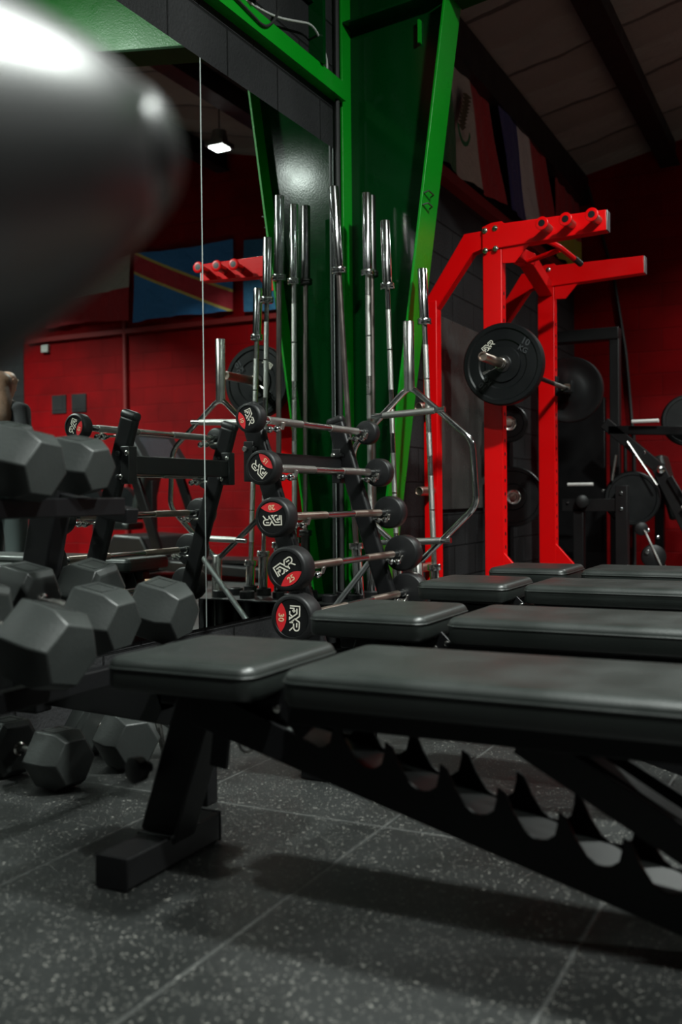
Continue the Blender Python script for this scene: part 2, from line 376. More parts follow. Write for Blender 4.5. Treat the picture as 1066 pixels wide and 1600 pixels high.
def flag_mat(name, build):
    mt = bpy.data.materials.new(name); mt.use_nodes = True; nt, N, L = nodes(mt); b = N['Principled BSDF']
    uv = N.new('ShaderNodeUVMap'); sp = N.new('ShaderNodeSeparateXYZ'); L.new(uv.outputs[0], sp.inputs[0])
    L.new(build(nt, sp.outputs[0], sp.outputs[1]), b.inputs['Base Color']); b.inputs['Roughness'].default_value = .75
    ns = N.new('ShaderNodeTexNoise'); ns.inputs['Scale'].default_value = 6; ns.inputs['Distortion'].default_value = 2; tc = N.new('ShaderNodeTexCoord'); L.new(tc.outputs['Object'], ns.inputs[0])
    bp = N.new('ShaderNodeBump'); bp.inputs['Strength'].default_value = .5; bp.inputs['Distance'].default_value = .04; L.new(ns.outputs[0], bp.inputs['Height']); L.new(bp.outputs[0], b.inputs['Normal'])
    b.inputs['Sheen Weight'].default_value = .1
    return mt
def mixc(nt, fac, a, b):
    mx = nt.nodes.new('ShaderNodeMix'); mx.data_type = 'RGBA'; nt.links.new(fac, mx.inputs[0])
    for i, c in ((6, a), (7, b)):
        if isinstance(c, tuple): mx.inputs[i].default_value = (*c, 1)
        else: nt.links.new(c, mx.inputs[i])
    return mx.outputs[2]
def bands(cols, stops, ax):
    def f(nt, u, v):
        c = cols[0]; s = u if ax == 'u' else v
        for st, cc in zip(stops, cols[1:]): c = mixc(nt, math_n(nt, 'GREATER_THAN', s, st), c, cc)
        return c
    return f
RED, WHT, BLU, GRN = (.30, .006, .012), (.34, .31, .28), (.012, .018, .12), (.006, .10, .03)
def congo(nt, u, v):
    # red band edged in yellow running from the lower left to the upper right corner
    d = math_n(nt, 'SUBTRACT', v, math_n(nt, 'ADD', math_n(nt, 'MULTIPLY', u, .74), .13))
    ad = math_n(nt, 'ABSOLUTE', d)
    c = mixc(nt, math_n(nt, 'LESS_THAN', ad, .165), (.03, .17, .42), (.55, .42, .10))
    return mixc(nt, math_n(nt, 'LESS_THAN', ad, .125), c, (.40, .015, .03))
YW = YB-.05
flags = [
    ('flag', [(3.24, YW, 3.90), (4.66, YW, 3.78), (4.64, YW-.02, 3.09), (3.26, YW-.02, 3.07)], flag_mat('white_over_red', bands([RED, WHT], [.5], 'v')), 'white over red flag hanging on the red back wall, seen in the mirror', .03, .06),
    ('flag', [(1.70, YW, 3.90), (3.18, YW, 3.90), (3.19, YW-.02, 3.03), (1.70, YW-.02, 3.05)], flag_mat('blue_with_red_diagonal', congo), 'blue flag with a yellow-edged red diagonal band, seen in the mirror', .035, .05),
    ('flag', [(.25, YW, 3.86), (1.54, YW, 3.86), (1.53, YW-.02, 3.0), (.25, YW-.02, 3.0)], flag_mat('plain_blue', bands([(.02, .12, .24), (.02, .12, .24)], [.5], 'u')), 'blue flag seen in the mirror between the upright barbells', .03, .03),
]
for nm, P4, mt, lab, amp, sag in flags:
    bm = NB(); cloth(bm, P4, amp=amp, ph=random.random()*6, sag=sag)
    o = solo(nm, bm, mt, lab, 'flag', smooth=80)
FX = WX+.06
bm = NB(); cloth(bm, [(FX, 5.95, 3.74), (FX, 7.20, 3.72), (FX+.02, 7.50, 3.03), (FX+.03, 6.02, 2.97)], amp=.035, ph=1., nu=48, freq=2.5)
mexf = solo('flag', bm, flag_mat('green_white_red', bands([GRN, WHT, RED], [.30, .64], 'u')), 'green, white and red flag with a dark emblem, right of the column top', 'flag', smooth=80)
bm = NB()
for k in range(9):
    a = R(200+k*18); p0 = Vector((FX+.055, 6.50+.02*k*.3, 3.22)); 
    y0, z0 = 6.50+.05*math.cos(a), 3.30+.03*k
    prism(bm, [(y0-.07, z0-.01), (y0+.02, z0-.025), (y0+.09+.004*k, z0+.02), (y0+.0, z0+.015)], FX+.052, FX+.056, 'YZ')
o = obj('eagle_emblem', bm, mat('emblem_brown', (.07, .06, .03), .7)); o.parent = mexf; o['label'] = 'dark brown and green emblem'
bm = NB(); prism(bm, [(6.50+.14*math.cos(R(a)), 3.34+.16*math.sin(R(a))) for a in range(195, 350, 12)]+[(6.50+.115*math.cos(R(a)), 3.34+.13*math.sin(R(a))) for a in range(345, 190, -12)], FX+.054, FX+.057, 'YZ')
o = obj('wreath', bm, mat('emblem_green', (.01, .14, .05), .7)); o.parent = mexf
bm = NB(); cloth(bm, [(FX+.06, 7.24, 3.76), (FX+.06, 8.55, 3.80), (FX+.06, 8.95, 3.05), (FX+.08, 7.52, 3.0)], amp=.03, ph=2.6, nu=48, freq=2.2)
solo('flag', bm, flag_mat('blue_white_red', bands([BLU, (.40, .38, .38), RED], [.36, .60], 'u')), 'blue, white and red striped flag high above the red rack', 'flag', smooth=80)
bm = NB(); cloth(bm, [(FX, 9.15, 3.78), (FX, 10.1, 3.78), (FX+.02, 10.1, 3.0), (FX+.02, 9.1, 3.0)], amp=.03, ph=4)
solo('flag', bm, flag_mat('red_and_yellow', bands([(.36, .30, .02), RED], [.42], 'v')), 'red and yellow flag in the dark corner above the far rack arm', 'flag', smooth=80)
bm = NB(); cloth(bm, [(FX, 3.4, 3.74), (FX, 4.1, 3.74), (FX+.02, 3.93, 3.05), (FX+.03, 3.80, 3.0)], amp=.03, ph=.5)
solo('flag', bm, flag_mat('dark_red', bands([RED, RED], [.5], 'u')), 'tip of a dark red flag above the green girt at the top', 'flag', smooth=80)

# cables over the girt
def cable(pts, r, mt, lab):
    bm = NB(); tube(bm, arcpath(pts, .12, 8), r, 8); return solo('cable', bm, mt, lab, 'cable')
cable([(WX+.03, 3.5, 3.02), (WX+.05, 3.8, 2.99), (WX+.03, 4.1, 3.05), (WX+.05, 4.45, 3.16), (WX+.03, 4.62, 3.06), (WX+.02, 4.64, 2.995)], .006, 'cable', 'pale looped cable above the green girt')
cable([(WX+.06, 2.7, 3.04), (WX+.06, 3.6, 2.97), (WX+.06, 3.95, 2.93), (WX+.06, 4.05, 3.02), (WX+.03, 4.12, 3.1)], .006, 'dcable', 'dark cable lying along the green girt')
cable([(WX+.02, 4.76, 3.9), (WX+.02, 4.755, 2.6), (WX+.02, 4.76, 1.2), (WX+.02, 4.755, .02)], .012, 'dcable', 'dark conduit between the mirror and the column')

# ------------------------------------------------------------------ ceiling lamps
for i, (x, y, z, pw, sz, spd) in enumerate(LAMPS):
    where = ['seen lit in the mirror', 'over the row of benches', 'over the treadmill at the far right', 'above the viewpoint'][i]
    lp = thing('ceiling_lamp', (x, y, z), 'square white high-bay lamp ' + where, 'lamp', 'high-bay lamps')
    bm = NB(); box(bm, (x, y, z+.05), (sz+.06, sz+.06, .05)); lathe(bm, (x, y, z+.07), (0, 0, 1), [(0, .09), (.12, .07), (.13, 0)], 20)
    obj('housing', bm, 'alu', lp, bev=.006)
    bm = NB(); box(bm, (x, y, z+.02), (sz, sz, .012)); obj('diffuser', bm, 'lit', lp)
    bm = NB(); zc = CZ0+CM*(x-WX)
    tube(bm, [(x, y, z+.19), (x, y, zc)], .006, 8); obj('hanger', bm, 'satin', lp)
    l = bpy.data.lights.new('lamp_light', 'AREA'); l.shape = 'SQUARE'; l.size = sz; l.energy = pw; l.color = COOL; l.spread = R(spd)
    lo = bpy.data.objects.new('lamp_light', l); COL.objects.link(lo); lo.parent = lp; lo.location = (0, 0, .008)

# ------------------------------------------------------------------ adjustable benches
def rounded_pad(bm, x0, x1, y0, y1, z0, z1, rc=.035, re=.022):
    """cushion with rounded plan corners and rolled top edge"""
    rows = [(z0, .006), (z0+.008, 0), (z1-re, 0)]
    for k in range(1, 6):
        a = math.pi/2*k/5; rows.append((z1-re+re*math.sin(a), re*(1-math.cos(a))))
    rows.append((z1+.001, re+.03)); rings = []
    for z, ins in rows:
        pts = []
        for cx, cy, a0 in ((x1, y1, 0), (x0, y1, 90), (x0, y0, 180), (x1, y0, 270)):
            sx = 1 if cx == x1 else -1; sy = 1 if cy == y1 else -1
            for k in range(7):
                a = R(a0+15*k); rr = max(rc-ins, .004)
                pts.append((cx-sx*(ins+rr)+rr*math.cos(a), cy-sy*(ins+rr)+rr*math.sin(a), z))
        rings.append([bm.verts.new(p) for p in pts])
    for a, b in zip(rings, rings[1:]):
        n_ = len(a)
        for k in range(n_): bm.faces.new((a[k], a[(k+1) % n_], b[(k+1) % n_], b[k]))
    bm.faces.new(rings[0][::-1]); bm.faces.new(rings[-1])
def make_bench(label):
    X0, Y0 = -1.335, 1.775
    t = thing('adjustable_bench', (X0, Y0, 0), label, 'bench', 'adjustable benches in a row')
    yn, yf = Y0-.19, Y0+.19
    def piping(x0, x1, z):
        bm = NB(); r = .004; pts = []
        for cx, cy, a0 in ((x1-.035, yf-.035, 0), (x0+.035, yf-.035, 90), (x0+.035, yn+.035, 180), (x1-.035, yn+.035, 270)):
            for k in range(6): a = R(a0+18*k); pts.append((cx+.0355*math.cos(a), cy+.0355*math.sin(a), z))
        tube(bm, pts+[pts[0]], r*.7, 6, cap=False); return bm
    bm = NB(); rounded_pad(bm, X0, -.985, yn, yf, .405, .472); s = obj('seat_pad', bm, 'vinyl', t, smooth=50)
    obj('piping', piping(X0, -.985, .450), 'vinyl', s)
    bm = NB(); rounded_pad(bm, -.925, .02, yn, yf, .405, .472); s = obj('back_pad', bm, 'vinyl', t, smooth=50)
    obj('piping', piping(-.925, .02, .450), 'vinyl', s)
    bm = NB(); bb(bm, -1.30, -1.02, Y0-.13, Y0+.13, .392, .405); beam(bm, (-1.31, Y0, .372), (-.99, Y0, .362), .06, .045)
    obj('seat_frame', bm, 'powder', t, bev=.003)
    bm = NB(); bb(bm, -.90, .0, Y0-.13, Y0+.13, .392, .405); bb(bm, -.96, -.02, Y0-.09, Y0-.04, .348, .392); bb(bm, -.96, -.02, Y0+.04, Y0+.09, .348, .392)
    obj('back_frame', bm, 'powder', t, bev=.003)
    bm = NB(); bb(bm, -1.352, -1.275, Y0-.195, Y0+.140, .004, .068); obj('front_foot', bm, 'satin', t, bev=.004)
    for yy in (Y0-.197, Y0+.140):
        bm = NB(); bb(bm, -1.354, -1.273, yy, yy+.006, .002, .070); obj('end_cap', bm, 'powder', t, bev=.002)
    bm = NB(); beam(bm, (-1.318, Y0, .06), (-1.205, Y0, .39), .085, .09, up=(1, 0, 0)); obj('front_post', bm, 'powder', t, bev=.005)
    bm = NB(); bb(bm, -1.36, -1.27, Y0-.055, Y0+.055, .064, .072); obj('weld_plate', bm, 'satin', t, bev=.002)
    # notched main beam : channel with two toothed side plates
    sl = -.268
    def zl(x): return .300+sl*(x+1.13)
    bm = NB(); beam(bm, (-1.19, Y0, zl(-1.19)+.034), (-.02, Y0, zl(-.02)+.034), .112, .046); obj('main_beam', bm, 'gloss', t, bev=.003)
    def plate(y):
        top = []
        def q(x, h): return (x-sl*h*.96*0+h*.25, zl(x)+h)
        base = .060; tipx = [-.873, -.763, -.653, -.543, -.433, -.323, -.213]
        pts = [(-1.21, zl(-1.21)+.0), (-.0, zl(-.0)), (-.0, zl(0)+base)]
        for x in reversed(tipx):
            # shark-fin: steep hooked left side, slanted right flank
            f = [(x+.062, base), (x+.046, base+.006), (x+.026, base+.030), (x+.012, base+.058), (x-.003, base+.064), (x-.004, base+.046), (x-.010, base+.020), (x-.024, base+.006), (x-.036, base+.001)]
            pts += [(a, zl(a)+h) for a, h in f]
        pts += [(-.98, zl(-.98)+base+.01), (-1.12, zl(-1.12)+base+.02), (-1.21, zl(-1.21)+base)]
        bm = NB(); prism(bm, pts, y-.0035, y+.0035); obj('notched_plate', bm, 'powder', t, bev=.0008, seg=1)
    plate(Y0-.060); plate(Y0+.060)
    # support strut from back pad to ladder
    bm = NB()
    for s_ in (-.068, .068): beam(bm, (-.50, Y0+s_, .362), (-.06, Y0+s_, .120), .010, .06)
    beam(bm, (-.47, Y0, .35), (-.10, Y0, .140), .05, .04)
    obj('support_strut', bm, 'satin', t, bev=.002)
    bm = NB(); tube(bm, [(-.12, Y0-.085, .15), (-.12, Y0+.085, .15)], .012, 14); obj('lock_pin', bm, 'chromew', t)
    bm = NB(); bb(bm, -.06, .02, Y0-.24, Y0+.24, .0, .06); obj('rear_foot', bm, 'satin', t, bev=.004)
    bm = NB(); lathe(bm, (-1.325, Y0-.052, .215), (-.25, -1, 0), [(0, .012), (.018, .012), (.02, .026), (.045, .028), (.05, .02), (.05, 0)], 20); obj('adjusting_knob', bm, 'rubber', t)
    bm = NB(); tube(bm, [(-1.075+.018*math.cos(a), Y0-.06, .292+.018*math.sin(a)) for a in [k*.4488 for k in range(15)]], .003, 8, cap=False); obj('pull_ring', bm, 'chromew', t)
    bm = NB(); beam(bm, (-1.13, Y0-.055, .355), (-1.145, Y0-.055, .235), .012, .04, up=(1, 0, 0)); obj('latch_plate', bm, 'powder', t, bev=.002)
    bm = NB(); beam(bm, (-1.0, Y0-.06, .40), (-.93, Y0-.06, .33), .008, .05)
    obj('hinge_bracket', bm, 'powder', t, bev=.002)
    bm = NB()
    for bx, bz in ((-.965, .385), (-.95, .355), (-1.0, .37)): lathe(bm, (bx, Y0-.062, bz), (0, -1, 0), [(0, .008), (.005, .008), (.007, .005), (.007, 0)], 12)
    obj('bolt', bm, 'chromew', t)
    return t
bench = make_bench('nearest black padded bench, its notched ladder beam in full view')
dup(bench, (-1.330, 2.635, 0), 'second black padded bench from the viewer, behind the nearest one')
dup(bench, (-1.415, 3.645, 0), 'third black padded bench, between the second and the farthest')
dup(bench, (-1.392, 4.43, 0), 'farthest black padded bench, in front of the red rack')

# ------------------------------------------------------------------ fixed barbell rack
rk = thing('barbell_rack', (-1.95, 3.72, 0), 'black A-frame rack holding round fixed barbells before the mirror', 'rack')
def upx(z): return -2.105+(1.17-z)*.32
for y in (3.39, 4.16):
    bm = NB(); beam(bm, (upx(0), y, 0), (upx(1.14), y, 1.14), .045, .085, up=(1, 0, 0)); u = obj('upright', bm, 'powder', rk, bev=.016, seg=4)
    bm = NB(); beam(bm, (upx(1.125), y, 1.125), (upx(1.165), y, 1.165), .050, .090, up=(1, 0, 0)); obj('top_cap', bm, 'rubber', u, bev=.018, seg=4)
    bm = NB(); bb(bm, -2.30, -1.60, y-.03, y+.03, 0, .05); obj('foot', bm, 'powder', rk, bev=.006)
    if y > 4:
        bm = NB(); tube(bm, [(upx(.50)-.03, y, .50), (-2.27, y, .09)], .014, 12); obj('rear_brace', bm, 'alu', rk)
    bm = NB(); bb(bm, upx(.94)-.075, upx(.94)-.03, y-.028, y+.028, .855, 1.015)
    for zz in (.885, .985): lathe(bm, (upx(.94)-.02, y-.03, zz), (0, -1, 0), [(0, .011), (.008, .011), (.01, .007), (.01, 0)], 12)
    obj('bracket', bm, 'satin', rk, bev=.004)
    bm = NB()
    for zz in (.885, .985):
        lathe(bm, (upx(zz)-.052, y-.028, zz), (0, -1, 0), [(0, .011), (.006, .011), (.009, .007), (.009, 0)], 14)
    obj('bolt', bm, 'chromew', rk)
bm = NB(); beam(bm, (upx(.935)-.05, 3.39, .935), (upx(.935)-.05, 4.16, .935), .04, .08); obj('cross_beam', bm, 'satin', rk, bev=.006)
bm = NB(); beam(bm, (-2.2, 3.39, .05), (-2.2, 4.16, .05), .04, .06); obj('lower_cross_beam', bm, 'satin', rk, bev=.006)

def text_bm(s, size):
    cu_ = bpy.data.curves.new('t', 'FONT'); cu_.body = s; cu_.size = size; cu_.align_x = 'CENTER'; cu_.align_y = 'CENTER'; cu_.resolution_u = 3
    cu_.offset = size*.02
    o = bpy.data.objects.new('t', cu_); COL.objects.link(o); dg = bpy.context.evaluated_depsgraph_get(); dg.update()
    me = bpy.data.meshes.new_from_object(o.evaluated_get(dg)); bm = NB(); bm.from_mesh(me)
    bpy.data.objects.remove(o); bpy.data.meshes.remove(me); bpy.data.curves.remove(cu_); return bm
def ribbon(bm, pts, wd):
    """flat stroke in local x,y"""
    pts = [Vector((p[0], p[1], 0)) for p in pts]; L_, R_ = [], []
    for i, p in enumerate(pts):
        a = (p-pts[i-1]).normalized() if i else (pts[1]-p).normalized(); b = (pts[i+1]-p).normalized() if i < len(pts)-1 else a
        n1 = Vector((-a.y, a.x, 0)); n2 = Vector((-b.y, b.x, 0)); mm = (n1+n2); mm.normalize(); k = 1/max(.45, mm.dot(n1))
        L_.append(bm.verts.new(p+mm*wd/2*k)); R_.append(bm.verts.new(p-mm*wd/2*k))
    for i in range(len(pts)-1): bm.faces.new((L_[i], R_[i], R_[i+1], L_[i+1]))
def logo_bm(size):
    """the three interlocking letters F X R, centred, height = size"""
    bm = NB(); w_ = .12
    S_ = [[(0, 0), (0, 1), (.92, 1), (1.22, .62)], [(.22, .0), (.22, .42), (.52, .42)], [(.40, .56), (.56, .42), (.40, .28)],
          [(.22, .72), (.70, .72), (1.24, 0), (1.02, 0)], [(.50, .0), (.80, .0), (.98, .26)], [(1.18, .50), (1.48, 1), (2.02, 1)] + [(2.02+.29*math.sin(a), .71+.29*math.cos(a)) for a in (.5, 1.05, 1.57, 2.1, 2.6)] + [(2.0, .42), (1.66, .42)],
          [(1.58, .74), (1.98, .72)], [(1.40, .30), (1.56, .30), (1.56, 0)], [(1.94, .42), (2.34, 0)], [(1.5, .18), (1.28, .45)]]
    for s in S_: ribbon(bm, s, w_)
    bmesh.ops.translate(bm, verts=bm.verts, vec=(-1.17, -.5, 0)); bmesh.ops.scale(bm, verts=bm.verts, vec=(size, size*1.05, size)); return bm
def place_flat(bm, centre, ang, thick=.0006, off=(0, 0)):
    """stand a flat x,y drawing up in the plane facing -Y, turned clockwise by ang as seen from the front"""
    bmesh.ops.translate(bm, verts=bm.verts, vec=(off[0], off[1], 0))
    r_ = bmesh.ops.extrude_face_region(bm, geom=list(bm.faces)); vs = [g for g in r_['geom'] if isinstance(g, bmesh.types.BMVert)]
    bmesh.ops.translate(bm, verts=vs, vec=(0, 0, thick))
    mt = Matrix.Translation(Vector(centre)) @ Matrix.Rotation(R(90), 4, 'X') @ Matrix.Rotation(-R(ang), 4, 'Z')
    bmesh.ops.transform(bm, matrix=mt, verts=bm.verts); return bm

def fixed_barbell(num, xc, zc, rad, thk, ang, words, knurl_mat):
    y0, y1 = 3.235, 4.215        # inner faces of the heads
    t = thing('fixed_barbell', (xc, (y0+y1)/2, zc), words, 'barbell', 'fixed barbells on the A-frame rack')
    bm = NB(); tube(bm, [(xc, y0, zc), (xc, y1, zc)], .0135, 20)
    for a, b in ((y0, y0+.03), (y1-.03, y1)): tube(bm, [(xc, a, zc), (xc, b, zc)], .018, 20)
    obj('bar', bm, 'chrome', t)
    for a, b in ((y0+.09, y0+.36), (y1-.36, y1-.09)):
        bm = NB(); tube(bm, [(xc, a, zc), (xc, b, zc)], .0155, 24); obj('knurled_grip', bm, knurl_mat, t)
    for (yi, d) in ((y0, -1), (y1, 1)):
        bm = NB(); e = .009
        lathe(bm, (xc, yi, zc), (0, d, 0), [(0, 0), (0, rad-e), (.003, rad-.003), (e, rad), (thk-e, rad), (thk-.003, rad-.003), (thk, rad-e), (thk, rad*.80), (thk-.004, rad*.78), (thk-.004, 0)], 56)
        h = obj('head', bm, 'rubber', t, smooth=40)
        yf_ = yi+d*(thk-.004)
        bm = NB(); lathe(bm, (xc, yf_, zc), (0, d, 0), [(0, rad*.77), (.0012, rad*.77), (.0012, 0)], 48); obj('face_disc', bm, 'disc', h)
        if d < 0:
            c = (xc, yf_-.0014, zc)
            bm = NB(); pts = []; ch = rad*.62; rise = rad*.25
            for k in range(13): x = -ch+2*ch*k/12; pts.append((x, rise*(1-(x/ch)**2)))
            for k in range(11, 0, -1): x = -ch+2*ch*k/12; pts.append((x, -rise*.95*(1-(x/ch)**2)))
            vs = [bm.verts.new((p[0], p[1], 0)) for p in pts]; bm.faces.new(vs)
            place_flat(bm, c, ang, .0008, (0, -rad*.50)); obj('number_badge', bm, 'badge', h)
            bm = text_bm(num, rad*.36); place_flat(bm, (c[0], c[1]-.001, c[2]), ang, .0006, (0, -rad*.50)); obj('number', bm, 'gold', h)
            bm = logo_bm(rad*.44); place_flat(bm, c, ang, .0008, (0, rad*.14)); obj('logo', bm, 'white', h)
    return t
bars = [('10', 1.091, .056, .056, 70, 'smallest fixed barbell, marked 10, top of the rack', 'knurl'),
        ('15', .903, .066, .062, -135, 'fixed barbell marked 15, second from the top', 'knurl'),
        ('20', .718, .075, .072, 178, 'fixed barbell marked 20, middle of the rack, its writing upside down', 'bronze'),
        ('25', .530, .083, .082, -33, 'fixed barbell marked 25, second from the bottom', 'bronze'),
        ('30', .352, .088, .088, 92, 'lowest fixed barbell, marked 30, half hidden by the second bench', 'bronze')]
BX = {'10': -1.972, '15': -1.915, '20': -1.862, '25': -1.800, '30': -1.775}
for num, z, r_, th, an, lb, kn in bars: fixed_barbell(num, BX[num], z, r_, th, an, lb, kn)
# saddles carrying the bars
for num, z, *_ in bars:
    for y, s_ in ((3.39, -1), (4.16, -1)):
        bx = BX[num]; ux = upx(z)+.04
        bm = NB(); beam(bm, (ux-.01, y, z-.030), (bx+.026, y, z-.030), .022, .010)
        beam(bm, (bx+.026, y, z-.034), (bx+.036, y, z-.006), .022, .008, up=(1, 0, 0))
        obj('saddle', bm, 'chromew', rk, bev=.002)
        for dx in (-.012, .022):
            bm = NB(); lathe(bm, (bx+dx, y+s_*.012, z-.034), (.15, s_, 0), [(0, .007), (.012, .008), (.016, .013), (.024, .0145), (.032, .013), (.038, .007), (.039, 0)], 18)
            obj('acorn_nut', bm, 'chrome', rk)

# ------------------------------------------------------------------ bar storage stand
st = thing('barbell_stand', (-2.06, 4.58, 0), 'low black box stand with round sockets holding upright barbells', 'stand')
SX0, SX1, SY0, SY1 = -2.34, -1.76, 4.36, 4.80
bm = NB()
SOCK = [(-2.17, 4.51), (-2.165, 4.685), (-2.185, 4.765), (-2.0, 4.63), (-1.84, 4.755), (-1.83, 4.46), (-2.28, 4.44), (-2.0, 4.46), (-2.29, 4.62), (-1.84, 4.6)]
bb(bm, SX0, SX1, SY0, SY1, .255, .265); obj('top_plate', bm, 'satin', st, bev=.002)
bm = NB()
for (x, y) in ((SX0, SY0), (SX1, SY0), (SX0, SY1), (SX1, SY1)): bb(bm, min(x, x+.03*(1 if x == SX0 else -1)), max(x, x+.03*(1 if x == SX0 else -1)), min(y, y+.03*(1 if y == SY0 else -1)), max(y, y+.03*(1 if y == SY0 else -1)), .01, .255)
obj('corner_post', bm, 'satin', st)
bm = NB(); bb(bm, SX0, SX1, SY0, SY1, 0, .012); obj('base_plate', bm, 'satin', st, bev=.002)
for nm_, a_ in (('side_panel', (SX1-.004, SX1, SY0, SY1)), ('side_panel', (SX0, SX1, SY1-.004, SY1))):
    bm = NB(); bb(bm, *a_, .012, .255); obj(nm_, bm, 'powder', st)
for (x, y) in SOCK:
    bm = NB(); lathe(bm, (x, y, .262), (0, 0, 1), [(0, .040), (.036, .040), (.040, .037), (.040, .030), (-.20, .030)], 24); obj('socket', bm, 'rubber', st)

# ------------------------------------------------------------------ upright barbells
def barbell(top, bot_dir_pt, length, sleeve, label, shaft='chromew', slm='chrome', kn='knurl', rs=.014, group='barbells standing in the box stand', sleever=.025):
    """top = tip of upper sleeve, bot_dir_pt = another point lower on its axis"""
    top = Vector(top); d = (Vector(bot_dir_pt)-top).normalized(); bot = top+d*length; up = -d
    t = thing('barbell', bot, label, 'barbell', group)
    def P(s): return bot+up*s
    bm = NB(); tube(bm, [P(sleeve), P(length-sleeve)], rs, 20); obj('shaft', bm, shaft, t)
    mid = length/2; sh = length-2*sleeve
    for a, b in ((sleeve+.10, mid-.16), (mid-.06, mid+.06), (mid+.16, length-sleeve-.10)):
        if kn: 
            if b-a > .3:
                for a2, b2 in ((a, (a+b)/2-.004), ((a+b)/2+.004, b)):
                    bm = NB(); tube(bm, [P(a2), P(b2)], rs+.0006, 20); obj('knurling', bm, kn, t)
            else: bm = NB(); tube(bm, [P(a), P(b)], rs+.0006, 20); obj('knurling', bm, kn, t)
    for s0, sg in ((0, 1), (length, -1)):
        bm = NB(); o_ = P(s0); ax = up*sg
        lathe(bm, o_, ax, [(0.004, 0), (.004, sleever*.72), (0, sleever*.76), (0, sleever*.94), (.003, sleever), (sleeve-.030, sleever)], 32)
        s = obj('sleeve', bm, slm, t)
        bm = NB(); lathe(bm, o_+ax*(sleeve-.034), ax, [(0, sleever*.9), (0, sleever*1.36), (.003, sleever*1.44), (.012, sleever*1.44), (.015, sleever*1.3), (.018, sleever*1.44), (.028, sleever*1.44), (.032, sleever*1.3), (.034, rs)], 32); obj('collar', bm, slm, s)
    return t
barbell((-2.235, 4.432, 2.33), (-2.165, 4.51, .54), 2.20, .43, 'tall leaning barbell with a brown-black shaft, left of the column edge', shaft='bare', kn=None)
barbell((-2.175, 4.694, 2.36), (-2.163, 4.685, .55), 2.21, .43, 'tall bright chrome barbell in front of the green column web')
barbell((-2.195, 4.790, 2.375), (-2.183, 4.77, .55), 2.19, .43, 'dark steel barbell directly behind the bright one', shaft='bare', slm='oxide', kn=None)
barbell((-2.045, 4.634, 2.186), (-1.998, 4.635, .50), 2.03, .35, 'slimmer chrome barbell with a narrow shaft, left of the trap bar', shaft='chrome', rs=.0125)
barbell((-1.90, 4.770, 1.955), (-1.842, 4.757, .43), 1.80, .29, 'short chrome barbell standing right of the trap bar sleeve', shaft='chromew')

# trap bar
YT = 4.46
tb = thing('trap_bar', (-1.807, YT, .03), 'chrome hexagonal trap bar standing on end in front of the column', 'barbell')
hexp = [(-1.848, YT, 1.325), (-2.155, YT, 1.035), (-2.138, YT, .735), (-1.815, YT, .46), (-1.512, YT, .745), (-1.532, YT, 1.055)]
bm = NB(); hp = [Vector(p) for p in hexp]; m0 = (hp[0]+hp[5])/2
path = arcpath([m0]+[hp[0]]+hp[1:]+[m0], .05, 5); tube(bm, path, .0145, 16); obj('hex_frame', bm, 'chrome', tb)
for a, b in (((-1.850, YT, 1.635), (-1.848, YT, 1.30)), ((-1.815, YT, .485), (-1.800, YT, .06))):
    bm = NB(); lathe(bm, a, Vector(b)-Vector(a), [(.003, 0), (.003, .018), (0, .020), (0, .024), (.003, .026), (Vector(a).__sub__(Vector(b)).length, .026), (Vector(a).__sub__(Vector(b)).length, 0)], 28); obj('sleeve', bm, 'chromew', tb)
for a, b in (((-2.045, YT-.005, 1.184), (-1.665, YT-.005, 1.202)), ((-2.0, YT-.005, .566), (-1.640, YT-.005, .580))):
    bm = NB(); tube(bm, [a, b], .0135, 16)
    obj('handle', bm, 'chrome', tb)
    A, B_ = Vector(a), Vector(b)
    bm = NB(); tube(bm, [A.lerp(B_, .16), A.lerp(B_, .86)], .0165, 20); obj('knurled_grip', bm, 'knurl', tb)

